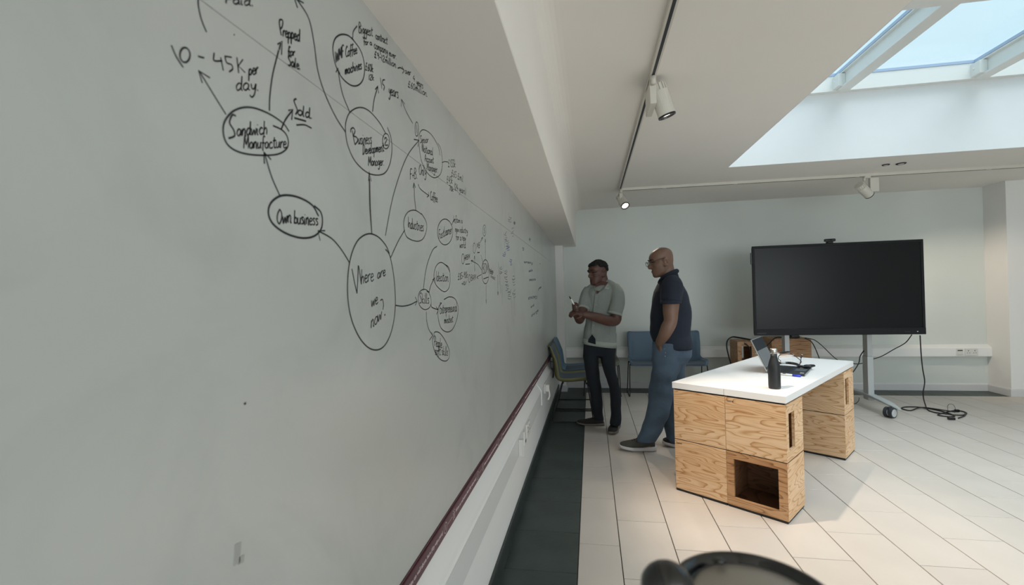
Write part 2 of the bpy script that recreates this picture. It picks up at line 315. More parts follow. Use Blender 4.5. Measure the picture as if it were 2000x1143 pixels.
for xr in RB:
    bm = bmesh.new()   # a steel channel: web, bottom flange and top flange, open to the left
    box(bm, (xr, SY0, ZR), (xr+RW, 5.0, ZR+.012)); box(bm, (xr+.03, SY0, ZR+.012), (xr+.07, 5.0, 3.485)); box(bm, (xr, SY0, 3.485), (xr+RW, 5.0, 3.497))
    if xr > 1.4: obj('rafter', bm, 'steel', w1)
    else: bm.free(); continue
    boxo('bracket', (xr-.035, 4.88, ZR+.012), (xr+.03, 4.99, ZR+.13), 'steel', w1, .004)
    bm = bmesh.new(); ball(bm, (xr-.036, 4.95, ZR+.075), .013, .5, 1, 1, 10); obj('bolt', bm, 'steel', w1)
boxo('frame_beam', (SX0, 4.985, ZR+.002), (SX1, SY1, 3.497), 'steel', w1)
boxo('frame_beam', (SX0, 3.40, ZR-.002), (SX1, 3.615, 3.497), 'steel', w1)
boxo('frame_beam', (SX0, SY0, ZR), (SX1, SY0+.06, 3.497), 'steel', w1)
xs = [SX0] + [a for r in RB[1:] for a in (r, r+RW)] + [SX1]
for i in range(0, len(xs)-1, 2):
    a, b = xs[i], xs[i+1]
    if b-a < .1: continue
    for ya, yb in ((.96, 3.40), (3.615, 4.985)):  # nearer bay is out of view, assumed glazed for more sky light
        boxo('pane', (a-.05, ya-.05, 3.525), (b+.05, yb+.05, 3.537), 'glass', w1)
        bm = bmesh.new()
        box(bm, (a-.03, yb-.005, 3.498), (b+.03, yb+.02, 3.524)); box(bm, (a-.03, ya-.02, 3.498), (b+.03, ya+.005, 3.524)); box(bm, (a-.02, ya, 3.498), (a+.006, yb, 3.524)); box(bm, (b-.006, ya, 3.498), (b+.02, yb, 3.524))
        obj('glazing_gasket', bm, 'gasket', w1)
# ------------------------------------------------------------------ dado trunking
def trunk_left(y0, y1, dx=0.0):
    bm = bmesh.new(); P = [(-.504, .452), (-.463-dx, .452), (-.459-dx, .456), (-.459-dx, .575), (-.462-dx, .586), (-.47-dx, .597), (-.504, .655)]
    prism(bm, [(x, 0, z) for x, z in P], (0, y0, 0), (0, y1, 0)); return bm
tr = tag(empty('trunking', (-.5, 4, .45)), 'long white sloping-top cable trunking on the left wall under the plum strip', 'trunking')
def put(o, p): o.parent = p; o.matrix_parent_inverse = Matrix.Translation(-Vector(p.location)); return o
put(obj('body', trunk_left(-3.9, 4.06), 'trunk'), tr); put(obj('body', trunk_left(4.09, 6.75, .006), 'trunk'), tr)
bm = trunk_left(4.06, 4.09, -.006); put(obj('coupling', bm, 'trunk'), tr)
put(boxo('lid', (-.4595, -3.9, .462), (-.4572, 4.05, .574), 'trunkface'), tr); put(boxo('lid', (-.4655, 4.1, .462), (-.4632, 6.745, .574), 'trunkface'), tr)
tb = tag(empty('trunking', (2.4, YB, .46)), 'white cable trunking running along the foot of the back wall', 'trunking')
bm = bmesh.new(); P = [(YB-.0018, .46), (6.96, .46), (6.955, .465), (6.955, .574), (6.96, .58), (YB-.0018, .616)]; prism(bm, [(0, y, z) for y, z in P], (-.39, 0, 0), (5.13, 0, 0)); put(obj('body', bm, 'trunk'), tb)
put(boxo('lid', (-.385, 6.953, .47), (5.125, 6.9555, .57), 'trunk'), tb)
def socket(name, label, rz, loc, w, h, parts):
    t = empty(name, loc, rz, label, 'socket'); put_ = lambda *a: None
    boxo('plate', (-w/2, -.012, -h/2), (w/2, 0, h/2), 'socket', t, .003)
    for kind, lo, hi, m in parts: boxo(kind, lo, hi, m, t)
    return t
def pins(x): return [('pin_slot', (x-.004, -.0128, .012), (x+.004, -.0118, .024), 'rubber'), ('pin_slot', (x-.018, -.0128, -.014), (x-.008, -.0118, -.008), 'rubber'), ('pin_slot', (x+.008, -.0128, -.014), (x+.018, -.0118, -.008), 'rubber'), ('switch', (x-.006, -.016, .027), (x+.006, -.012, .038), 'socket')]
socket('power_socket', 'white double power socket on the back wall trunking, near its right end', 0, (4.89, 6.953, .522), .146, .092, pins(-.036)+pins(.036))
socket('data_socket', 'small white outlet with a black slot, left of the double socket on the back trunking', 0, (4.758, 6.953, .526), .076, .088, [('slot', (-.028, -.014, .012), (.028, -.0118, .024), 'blackg'), ('cover', (-.03, -.017, -.036), (.03, -.012, -.006), 'socket')])
socket('power_socket', 'white double power socket on the left trunking, nearest to the camera', PI/2, (-.457, 3.13, .52), .146, .092, pins(-.036)+pins(.036))
socket('data_socket', 'white outlet with one black slot on the left trunking beside the double socket', PI/2, (-.457, 2.97, .51), .07, .09, [('slot', (-.012, -.014, -.03), (.016, -.0118, -.014), 'blackg')])
t = empty('plug_adapter', (-.457, 2.76, .515), PI/2, 'narrow white upright plug block sticking out of the left trunking', 'plug'); boxo('body', (-.018, -.03, -.05), (.018, 0, .05), 'socket', t, .004); boxo('rib', (-.02, -.034, -.052), (-.012, -.028, .052), 'socket', t, .002)
t = empty('wall_plug', (-.463, 4.45, .53), PI/2, 'white plug with a drooping tail on the left trunking before the chairs', 'plug')
boxo('plate', (-.075, -.01, -.045), (.09, 0, .05), 'socket', t, .003); boxo('body', (-.05, -.045, -.03), (-.01, -.01, .035), 'socket', t, .006); tubeo('tail', [(-.03, -.04, -.02), (-.035, -.045, -.07), (-.04, -.03, -.11)], .009, 'socket', t); boxo('pin_slot', (.03, -.012, -.01), (.05, -.009, .008), 'rubber', t)
t = empty('cable_bundle', (-.46, 5.2, .56), 0, 'dark tangle of plugs and leads on the trunking behind the olive chair', 'cable')
boxo('plug', (0, -.18, .06), (.03, -.10, .13), 'rubber', t, .01); boxo('plug', (0, -.09, .03), (.03, -.04, .09), 'blackg', t, .01)
tubeo('lead', [(.02, -.14, .06), (.03, -.1, -.02), (.015, -.06, -.06), (.02, -.03, 0), (.015, -.08, .06)], .006, 'black', t)
# ------------------------------------------------------------------ ceiling tracks and spots
def track(name, label, a, b, gaps):
    a, b = np.array(a, float), np.array(b, float); Ld = np.linalg.norm(b-a); t = empty(name, tuple(a), math.atan2(b[1]-a[1], b[0]-a[0]), label, 'track')
    bm = bmesh.new(); box(bm, (0, -.018, 0), (Ld, -.008, .03)); box(bm, (0, .008, 0), (Ld, .018, .03)); box(bm, (0, -.008, .012), (Ld, .008, .03)); obj('rail', bm, 'spot', t)
    boxo('groove', (.02, -.0078, -.0006), (Ld-.02, .0078, .0118), 'rubber', t)
    for g in gaps: boxo('connector', (g-.02, -.0185, -.003), (g+.02, .0185, .012), 'spot', t, .002)
    return t
track('lighting_track', 'long white lighting track on the ceiling running away beside the boxed beam', (.38, -2.5, 2.66), (.38, 5.66, 2.66), (.02, 3.1, 8.14))
track('lighting_track', 'white lighting track crossing the ceiling in front of the skylight', (.40, 5.71, 2.66), (5.6, 5.84, 2.66), (.5, 1.3, 2.6, 3.9))
def spotlight(label, p, yaw, hang, aim, power, on=True, gear=((-.01, -.018, -.15), (.2, .018, -.02)), size=1.12, cone=56):
    t = empty('track_spotlight', p, yaw, label, 'spotlight')     # x = along the track
    boxo('adapter', (-.03, -.016, -.02), (.03, .016, .001), 'spot', t, .003)
    tubeo('stem', [(-.03, 0, -.005), (-.03, 0, -.05)], .014, 'spot', t, 1, 12)
    boxo('gear_box', gear[0], gear[1], 'spot', t, .004)
    d = Matrix.Rotation(-yaw, 3, 'Z') @ (Vector(aim)-Vector(p)); d.normalize(); q = d.to_track_quat('Z', 'X')
    h = bpy.data.objects.new('head', None); COL.objects.link(h); h.parent = t; h.location = hang; h.rotation_mode = 'QUATERNION'; h.rotation_quaternion = q; h.scale = (size,)*3
    bm = bmesh.new(); lathe(bm, [(.0, -.085), (.036, -.085), (.038, -.08), (.038, -.05), (.045, -.048), (.045, .08), (.043, .082), (.038, .082), (.036, .06), (0, .06)], n=28); obj('barrel', bm, 'spot', h, False)
    bm = bmesh.new()
    for i in range(14):
        a = 2*PI*i/14; box(bm, (.037, -.003, -.082), (.046, .003, -.048), mtx=Matrix.Rotation(a, 4, 'Z'))
    obj('cooling_fins', bm, 'spot', h)
    bm = bmesh.new(); loft(bm, [ell((0, 0, z), r, r, 28) for r, z in ((.0455, .08), (.0455, .088), (.036, .088), (.034, .076), (.0345, .075), (.0455, .0795))], cap=False); obj('bezel_ring', bm, 'blackg', h)
    bm = bmesh.new(); lathe(bm, [(0, .07), (.034, .07), (.034, .076), (.02, .079), (0, .08)], n=24); obj('lens', bm, 'lens' if on else 'socket', h, True)
    if power:
        d3 = Vector(aim)-Vector(p); d3.normalize(); c = Vector(p)+Matrix.Rotation(yaw, 3, 'Z') @ Vector(hang)+d3*.1
        lamp('spot_lamp', 'SPOT', c, power, (1.0, .84, .68), aim=c+d3, spot_size=math.radians(cone), spot_blend=.8, shadow_soft_size=.03)
    return t
spotlight('large white spotlight on the long ceiling track, lens lit and pointing down', (.38, 2.72, 2.66), PI/2, (.09, -.062, -.10), (1.15, 2.95, .2), 150)
spotlight('small lit white spotlight at the far corner where the two ceiling tracks meet', (.385, 5.62, 2.66), PI/2, (.02, -.02, -.14), (1.05, 3.95, .78), 45, cone=60)
spotlight('white spotlight hanging from the cross track, head turned away to the right', (3.10, 5.775, 2.66), .03, (-.035, .0, -.15), (5.2, 6.9, 1.1), 80, gear=((.02, -.02, -.175), (.11, .02, -.02)))
for yy, aim in ((.9, (2.2, .9, 0)), (-.9, (2.4, .4, 0))): spotlight('added white spotlight on the long ceiling track, unseen overhead beside the camera' if yy > 0 else 'added white spotlight on the long ceiling track, unseen behind the camera', (.38, yy, 2.66), PI/2, (.1, -.075, -.13), aim, 15)  # two unseen spotlights added along the track for more light
def ring(label, x, y, r):
    t = empty('ceiling_vent', (x, y, ZC), 0, label, 'vent'); bm = bmesh.new(); loft(bm, [ell((0, 0, z), q, q, 28) for q, z in ((r, 0), (r, -.006), (r*.85, -.01), (r*.66, -.008), (r*.62, .0))], cap=False); obj('rim', bm, 'rubber', t)
    bm = bmesh.new(); lathe(bm, [(0, -.012), (r*.5, -.011), (r*.6, -.006), (r*.6, 0)], n=24); obj('disc', bm, 'spot', t)
ring('small round ceiling vent with a dark rim, left of a pair beside the skylight', 3.065, 5.38, .034); ring('flat round ceiling fitting, right of a pair beside the skylight', 3.20, 5.37, .045)
# ------------------------------------------------------------------ plum strip under the board
rail = tag(empty('border_strip', (0, 0, 0)), 'long plum strip with white instructions along the lower edge of the whiteboard', 'strip')
bm = bmesh.new(); prism(bm, [(-.504, 0, .66), (-.494, 0, .66), (-.492, 0, .662), (-.492, 0, .708), (-.494, 0, .711), (-.504, 0, .711)], (0, -3, 0), (0, 6.75, 0)); obj('strip_body', bm, 'purple', rail)
boxo('top_bead', (-.504, -3, .7125), (-.497, 6.75, .7165), 'purple', rail)
ya, yb = onx(870, 1022, -.492)[1], onx(933, 924.5, -.492)[1]; PER = yb-ya
def on_rail(y, z): return Matrix(((0, 0, 1, -.4918), (1, 0, 0, y), (0, 1, 0, z), (0, 0, 0, 1)))
def flat(pts, w, x, bm):
    # ribbon on the wall plane (Y, Z)
    n = len(pts); L, R = [], []
    for i in range(n):
        t = np.array(pts[min(i+1, n-1)])-np.array(pts[max(i-1, 0)]); t = t/(np.linalg.norm(t)+1e-9); q = np.array([-t[1], t[0]])*w/2
        L.append(bm.verts.new((x, *(np.array(pts[i])+q)))); R.append(bm.verts.new((x, *(np.array(pts[i])-q))))
    for i in range(n-1): bm.faces.new((L[i], R[i], R[i+1], L[i+1]))
for k in range(-3, 9):
    y = ya+PER*k
    if y > 6.3: break
    textmesh('instruction_text', 'Write on wall above here (dry wipe pens)', .0172, on_rail(y-.322, .681), 'white', rail)
    bm = bmesh.new(); z = .686
    flat([(y+.0165*math.cos(a), z+.0165*math.sin(a)) for a in np.linspace(0, 2*PI, 25)], .002, -.4916, bm); flat([(y, z-.008), (y+.001, z+.009)], .003, -.4916, bm); flat([(y+.024, z), (y+.075, z)], .0018, -.4916, bm)
    for q in (.085, .098): flat([(y+q, z-.016), (y+q+.004, z+.002), (y+q-.001, z+.008)], .004, -.4916, bm); flat([(y+q+.001, z+.012), (y+q+.001, z+.017)], .0045, -.4916, bm)
    obj('pictogram', bm, 'white', rail)
# ================================================================== THE WHITEBOARD AND ITS HANDWRITING
wbd = tag(empty('whiteboard', (0, 0, 0)), 'long glossy whiteboard wall covered in a black hand-drawn mind map', 'whiteboard')
boxo('board_panel', (-.504, -3.0, .717), (XB, 6.75, 1.8519), 'board', wbd, .0008); boxo('board_panel', (-.504, -3.0, 1.8531), (XB, 6.75, ZB), 'board', wbd, .0008)
boxo('panel_joint', (-.504, -3.0, 1.8519), (-.5008, 2.35, 1.8531), 'seam', wbd)
INKX = XB + .0004
GL = {'a': (9, '7,8 4,10 1,7 1,2 4,0 7,4 7,9 7,2 9,0'), 'b': (8, '1,20 1,0 1,6 4,9 7,6 6,1 1,1'), 'c': (8, '7,8 4,10 1,6 2,1 5,0 8,2'), 'd': (9, '7,8 4,10 1,6 2,0 5,1 7,6 7,20 7,2 9,0'),
'e': (8, '1,5 6,6 6,9 3,10 1,6 2,1 5,0 8,2'), 'f': (7, '7,18 5,20 3,17 3,-4|0,9 7,9'), 'g': (8, '7,8 4,10 1,7 2,2 5,2 7,8 7,-5 4,-9 1,-6'), 'h': (8, '1,20 1,0 1,6 4,10 6,7 6,0'),
'i': (4, '1,9 1,1 3,0|1,14 1,15'), 'j': (4, '3,9 3,-6 0,-8|3,14 3,15'), 'k': (8, '1,20 1,0|6,10 1,5 7,0'), 'l': (4, '1,20 1,2 3,0'), 'm': (11, '1,10 1,0 1,6 4,10 5,6 5,0 5,6 8,10 9,6 9,0'),
'n': (8, '1,10 1,0 1,6 4,10 6,7 6,0 8,0'), 'o': (8, '4,10 1,7 1,2 4,0 7,3 7,8 4,10'), 'p': (8, '1,10 1,-9 1,6 4,10 7,6 5,1 1,2'), 'r': (6, '1,10 1,0 1,6 4,10 6,9'), 's': (7, '6,9 3,10 1,8 5,4 5,1 1,0'),
't': (7, '3,17 3,2 5,0 7,1|0,11 7,12'), 'u': (9, '1,10 1,3 3,0 6,3 7,10 7,2 9,0'), 'v': (7, '0,10 3,0 6,10'), 'w': (10, '0,10 2,0 5,8 7,0 9,10'), 'x': (7, '0,10 6,0|6,10 0,0'), 'y': (8, '1,10 2,4 5,3 7,10 6,-4 3,-9 0,-6'),
'z': (8, '0,10 6,10 0,0 7,0'), 'A': (11, '0,0 4,20 9,0|2,7 8,8'), 'B': (10, '1,0 1,20 6,19 7,14 2,11 8,8 7,1 1,0'), 'C': (9, '8,17 5,20 1,14 1,5 4,0 9,2'), 'D': (11, '2,0 2,20|0,20 7,18 9,9 6,1 0,0'), 'E': (9, '8,20 1,20 1,0 8,0|1,10 7,10'),
'F': (8, '1,0 1,20 8,20|1,11 6,11'), 'H': (10, '1,20 1,0|8,20 8,0|1,10 8,10'), 'I': (4, '2,20 2,0'), 'J': (8, '7,20 7,4 4,0 1,3'), 'K': (9, '1,20 1,0|8,20 1,9 8,0'), 'L': (8, '1,20 1,0 8,0'), 'M': (13, '1,0 2,20 6,6 10,20 11,0'),
'N': (11, '1,0 1,20 8,0 8,20'), 'O': (11, '5,20 1,13 1,5 5,0 9,6 9,14 5,20'), 'P': (9, '1,0 1,20 7,18 7,11 1,9'), 'R': (10, '1,0 1,20 7,18 7,11 1,10 8,0'), 'S': (9, '8,17 5,20 1,16 7,7 6,1 1,0'), 'T': (9, '0,20 9,20|4,20 4,0'), 'W': (15, '0,20 3,0 7,16 10,0 14,20'),
'0': (9, '4,18 1,12 1,5 4,0 7,6 7,13 4,18'), '1': (5, '2,18 2,0'), '2': (9, '1,14 4,18 7,14 1,0 8,0'), '3': (8, '1,17 6,16 3,10 7,5 4,0 0,2'), '4': (9, '5,18 1,7 8,7|6,12 6,-2'), '5': (8, '7,18 2,18 2,11 6,9 6,2 1,0'), '6': (8, '6,18 1,8 2,0 6,3 5,8 1,6'),
'7': (8, '0,18 7,18 3,0'), '8': (8, '4,9 1,14 4,18 6,14 1,4 4,0 7,4 4,9'), '9': (8, '6,14 3,18 1,13 4,10 6,14 6,0'), '£': (10, '8,15 5,18 3,14 3,2 0,0 8,0|0,9 6,9'), '.': (4, '1,0 2,1'), '-': (8, '1,7 7,8'), '+': (9, '1,7 8,7|4,12 4,2'), '%': (10, '8,18 1,0|2,16 2,15|8,3 8,2'),
'(': (5, '4,20 1,10 4,-2'), ')': (5, '1,20 4,10 1,-2'), '&': (10, '8,3 2,14 4,18 6,14 1,4 3,0 8,9'), '@': (12, '7,10 4,8 5,5 8,7 8,11 6,15 2,12 1,4 5,0'), ',': (3, '2,1 1,-3'), ' ': (6, ''), '?': (8, '1,14 4,18 7,13 4,6|4,1 4,0')}
ink_bm = None
def wall_pt(x, y): p = onx(x, y, XB); return (p[1], p[2])
def stroke(pts, w=.0038, smooth=True):
    Q = crom(pts, 5) if (smooth and len(pts) > 2) else [np.array(p, float) for p in pts]
    flat([wall_pt(*q) for q in Q], w*.82*rng.uniform(.88, 1.1), INKX + .00005*rng.integers(0, 4), ink_bm)
class Z:                      # one close-up of the survey: origin and scale
    def __init__(s, ox, oy, k): s.o = (ox, oy); s.k = k
    def p(s, q): return (s.o[0]+q[0]*s.k, s.o[1]+q[1]*s.k)
    def line(s, *pts, w=.0038): stroke([s.p(q) for q in pts], w)
    def seg(s, *pts, w=.0038): stroke([s.p(q) for q in pts], w, False)
    def oval(s, cx, cy, rx, ry, w=.0036):
        stroke([s.p((cx+rx*math.cos(a), cy+ry*math.sin(a))) for a in np.linspace(-1.4, 5.1, 15)], w)
    def text(s, word, x0, y0, x1, y1, xh, w=.0036, slant=.12):
        a, b = np.array(s.p((x0, y0))), np.array(s.p((x1, y1))); tot = sum(GL[c][0] for c in word); e = (b-a)/tot; up = np.array([-.02, -1.0])*xh*s.k/10; x = 0
        for c in word:
            wd, g = GL[c]; dy = rng.uniform(-.5, .5)
            for st in g.split('|') if g else []:
                P = [tuple(float(v) for v in q.split(',')) for q in st.split()]
                stroke([tuple(a+e*(x+px+slant*py*.6)+up*(py+dy)) for px, py in P], w)
            x += wd
def ink(name, fn, m='ink', label=None):
    global ink_bm
    ink_bm = bmesh.new(); fn(); me = bpy.data.meshes.new(name); ink_bm.to_mesh(me); ink_bm.free(); return tag(link(name, me, m, wbd), label, kind='stuff' if m.startswith('fade') else None)
A = Z(300, 0, .28881); B = Z(600, 0, .22745); C = Z(640, 180, .26247); D = Z(500, 360, .29752); E = Z(780, 400, .27985); P1 = Z(0, 0, 1.0); T0 = Z(560, 0, .1)
def f():
    A.line((915, 890), (870, 830), (760, 760), (640, 725), (540, 750), (480, 820), (470, 900), (500, 980), (580, 1030), (700, 1050), (830, 1045), (895, 1010), (910, 960), (895, 910), (860, 875), (805, 850), w=.0034)
    A.line((555, 785), (530, 778), (512, 830), (540, 880), (545, 920), (505, 936), w=.0032); A.text('andwich', 560, 918, 770, 908, 46, .003); A.text('Manufacture', 605, 1005, 898, 1000, 42, .003)
ink('handwriting', f, label='circled words Sandwich Manufacture')
def f():
    A.seg((488, 775), (305, 478), w=.0028); A.seg((328, 562), (302, 478), (380, 527), w=.0028); P1.line((387, -12), (387, 10), (393, 38), (403, 63), w=.0028)
    A.line((118, 306), (150, 380), (198, 457), w=.0028); A.oval(210, 372, 34, 50, .0028); A.seg((298, 381), (341, 392), w=.0028)
    A.line((408, 357), (404, 395), (412, 412), (463, 412), w=.0028); A.seg((452, 388), (470, 478), w=.0028); A.seg((527, 388), (480, 380), w=.0028); A.line((480, 380), (492, 424), (525, 438), (532, 468), (508, 486), w=.0028)
    A.seg((562, 388), (574, 495), w=.0028); A.seg((603, 402), (572, 445), (618, 492), w=.0028); A.text('per', 640, 510, 706, 500, 42, .0028); A.text('day.', 552, 610, 715, 614, 48, .0028)
ink('handwriting', f, label='10 - 45k per day with an arrow rising to it')
def f():
    A.line((782, 750), (785, 650), (805, 500), (845, 340)); A.seg((836, 300), (868, 277), (864, 372)); A.seg((848, 338), (858, 290))
    A.text('repped', 872, 246, 990, 280, 42); A.line((862, 240), (850, 170), (852, 135), (872, 140), (868, 180), (855, 196)); A.text('for', 905, 375, 955, 380, 30); A.text('Sale.', 905, 440, 995, 472, 34)
    A.line((860, 878), (890, 810), (938, 745)); A.seg((910, 748), (940, 738), (932, 812)); A.line((965, 668), (948, 680), (962, 720), (972, 750), (958, 775)); A.text('old.', 972, 775, 1075, 806, 36); A.seg((950, 798), (1030, 820)); A.line((964, 846), (1020, 845), (1068, 868))
    A.text('Paid.', 482, 22, 680, 40, 34, .0028)
ink('handwriting', f, label='words Prepped for Sale, Sold and Paid')
def f():
    D.line((410, 210), (370, 140), (300, 95), (220, 73), (150, 80), (95, 125), (80, 190), (110, 260), (190, 320), (290, 352), (370, 345), (420, 305), (435, 250), (425, 185), (380, 140), w=.0044)
    D.text('Own', 135, 262, 232, 252, 48); D.text('business', 248, 258, 408, 268, 44); D.line((613, 515), (560, 430), (500, 360), (430, 318), (407, 310)); D.seg((453, 305), (405, 306), (420, 370)); P1.line((546, 382), (530, 345), (516, 298)); P1.seg((516, 320), (515, 297), (529, 312))
ink('handwriting', f, label='circled words Own business')
def f():
    D.line((875, 455), (850, 400), (800, 345), (740, 325), (680, 355), (640, 420), (612, 520), (600, 650), (605, 780), (630, 900), (680, 1010), (740, 1075), (800, 1087), (850, 1050), (890, 960), (912, 830), (912, 700), (900, 580), (882, 485), (865, 445), (848, 428), w=.0044)
    D.line((628, 555), (645, 640), (662, 718)); D.line((662, 715), (668, 600), (672, 535), (690, 655)); D.text('here', 688, 655, 772, 632, 48); D.text('are', 795, 622, 850, 596, 36); D.text('we', 755, 805, 800, 782, 42); D.line((815, 764), (829, 757), (836, 790), (832, 824)); D.text('now', 752, 948, 826, 884, 48); D.seg((842, 860), (848, 855), w=.006)
    D.line((760, 325), (750, 150), (746, -35)); D.line((882, 485), (930, 380), (976, 300)); D.line((915, 795), (960, 801), (1010, 791), (1056, 768)); D.seg((1044, 740), (1057, 768), (1044, 796))
ink('handwriting', f, label='large circled words Where are we now?')
def f():
    C.line((432, 310), (380, 220), (300, 135), (230, 115), (165, 150), (135, 220), (132, 300), (150, 400), (200, 510), (280, 590), (350, 617), (420, 605), (460, 540), (477, 440), (470, 340), (443, 262))
    C.oval(433, 365, 26, 57); C.line((421, 352), (432, 337), (438, 355), (424, 392), (448, 394)); C.line((182, 285), (190, 335), (202, 392)); C.line((170, 300), (172, 276), (190, 266), (202, 290), (192, 325), (212, 335), (222, 360), (202, 392)); C.text('usiness', 225, 386, 328, 384, 44); C.text('Development', 258, 465, 418, 440, 36); C.text('Manager.', 300, 548, 420, 545, 34)
    C.line((327, 1055), (312, 850), (308, 600)); C.seg((303, 662), (308, 590), (323, 665)); A.line((960, -12), (985, 20), (1050, 130), (1085, 300), (1110, 480), (1160, 640), (1230, 790), (1297, 895)); T0.seg((155, -10), (207, 157)); T0.seg((195, -10), (330, 60))
ink('handwriting', f, label='circled words Business Development Manager, marked 2')
def f():
    B.line((395, 345), (350, 305), (290, 297), (240, 330), (220, 400), (225, 480), (250, 580), (300, 670), (370, 730), (430, 735), (475, 690), (492, 600), (480, 500), (450, 420), (400, 350), (380, 320)); B.text('WMF', 240, 540, 312, 485, 48); B.text('Coffee', 328, 488, 428, 458, 44); B.text('machines', 322, 640, 468, 590, 42)
    B.line((390, 325), (395, 270), (428, 222)); B.line((362, 960), (300, 800), (262, 600)); B.seg((245, 622), (262, 585), (280, 635))
    B.text('Biggest', 440, 280, 562, 312, 44, .0032); B.text('contract', 585, 330, 688, 382, 34, .0032); B.text('for', 482, 382, 524, 388, 28, .0032); B.text('a', 535, 384, 556, 392, 24, .0032); B.text('company', 572, 412, 690, 470, 36, .0032); B.text('ever.', 700, 475, 768, 512, 28, .0032); B.text('£9-12million', 575, 492, 762, 582, 30, .0032)
    B.line((775, 586), (800, 582), (830, 602)); B.seg((812, 570), (832, 604), (818, 630)); B.text('over', 838, 630, 890, 648, 28, .0032); B.text('4', 905, 690, 925, 700, 26, .0032); B.text('years', 935, 722, 995, 762, 30, .0032); B.text('£60million.', 865, 745, 1035, 832, 30, .0032)
    B.text('£60k', 498, 600, 568, 622, 36, .0032); B.text('12k', 525, 685, 574, 692, 26, .0032)
ink('handwriting', f, label='circled words about coffee machines with notes beside them')
def f():
    B.seg((627, 668), (640, 762)); B.line((666, 686), (648, 690), (646, 720), (662, 742), (655, 776)); B.text('years', 698, 810, 784, 846, 50, .0038); B.line((560, 960), (575, 850), (605, 745)); B.seg((582, 770), (606, 738), (612, 802)); B.line((905, 1060), (850, 960), (808, 855)); B.seg((806, 915), (808, 852), (838, 896))
    C.line((835, 470), (820, 400), (770, 315), (710, 280), (680, 320), (682, 420), (700, 520), (740, 600), (790, 637), (835, 615), (852, 550), (850, 480), (840, 420), (820, 380), w=.0036); C.oval(662, 275, 13, 53); C.seg((660, 245), (664, 305)); C.text('Senior', 686, 378, 748, 378, 27, .0034); C.text('National', 700, 440, 784, 472, 30, .0034); C.text('Account', 722, 515, 788, 530, 27, .0034); C.text('Manager.', 736, 580, 820, 600, 28, .0034)
    C.line((850, 525), (870, 517), (896, 521)); C.text('£155k', 895, 555, 952, 562, 30, .0032); C.text('£65 £mil', 920, 622, 1008, 668, 26, .0032); C.text('£45k', 885, 672, 930, 684, 28, .0032); C.text('(2½ years)'.replace('½', '4'), 942, 722, 1028, 764, 26, .0032); C.text('78k', 903, 730, 936, 742, 20, .0032)
    C.line((428, 1068), (480, 800), (540, 600), (600, 460), (677, 360)); C.seg((640, 352), (678, 358), (670, 406))
ink('handwriting', f, label='circled words Senior National Account Manager and 15 years')
def f():
    C.text('F+B.', 612, 650, 668, 645, 38); C.text('Only', 678, 614, 734, 622, 38); C.line((655, 878), (645, 780), (641, 680)); C.seg((634, 714), (641, 675), (653, 712)); C.line((672, 685), (690, 722), (752, 770)); C.seg((748, 744), (752, 771), (738, 782)); C.text('Coffee', 763, 800, 818, 820, 32)
ink('handwriting', f, label='words F+B. Only and Coffee with two arrows')
def f():
    C.line((700, 910), (650, 880), (600, 890), (570, 940), (567, 1010), (590, 1080), (660, 1110), (710, 1090), (735, 1020), (730, 960), (697, 903)); C.text('Industries', 595, 1008, 714, 1036, 40)
ink('handwriting', f, label='circled word Industries')
def f():
    E.oval(318, 190, 53, 90); E.text('Fast', 274, 240, 312, 222, 30); E.text('Learner', 312, 216, 366, 200, 32); E.line((365, 140), (375, 115), (386, 105)); E.text('Info', 375, 122, 408, 125, 24, .0034); E.text('on a', 408, 124, 440, 128, 18, .0034); E.text('new industry', 388, 188, 476, 200, 22, .0034); E.text('for a new', 394, 246, 464, 250, 24, .0034); E.text('world.', 420, 300, 466, 302, 24, .0034); E.line((262, 290), (230, 320), (190, 430), (170, 560), (167, 598))
    E.line((352, 470), (330, 430), (290, 403), (255, 430), (240, 500), (255, 560), (310, 607), (345, 580), (353, 510), (345, 440), (310, 413)); E.text('Ideation', 254, 532, 342, 536, 34); E.line((205, 612), (220, 560), (244, 515)); E.seg((230, 526), (246, 510), (249, 546))
    E.line((210, 612), (175, 590), (140, 610), (130, 660), (145, 710), (180, 733), (215, 710), (220, 660), (205, 615), (190, 604)); E.text('Skills', 138, 688, 208, 688, 36); E.line((220, 690), (226, 716), (270, 733)); E.seg((255, 714), (272, 733), (258, 766))
    E.line((310, 662), (350, 643), (390, 660), (410, 720), (400, 800), (370, 870), (330, 888), (290, 860), (270, 790), (272, 720), (295, 684)); E.text('Entrepreneurial', 282, 758, 402, 744, 34); E.text('mindset', 312, 828, 374, 818, 26); E.line((187, 745), (190, 810), (205, 870), (232, 913)); E.seg((225, 890), (233, 912), (208, 946))
    E.line((240, 920), (245, 890), (280, 895), (320, 950), (348, 1020), (345, 1070), (320, 1092), (280, 1075), (245, 1020), (230, 950), (241, 912)); E.text('People', 243, 985, 298, 1000, 34); E.text('soft skills', 248, 1048, 340, 1052, 32)
ink('handwriting', f, label='Skills and its five small bubbles')
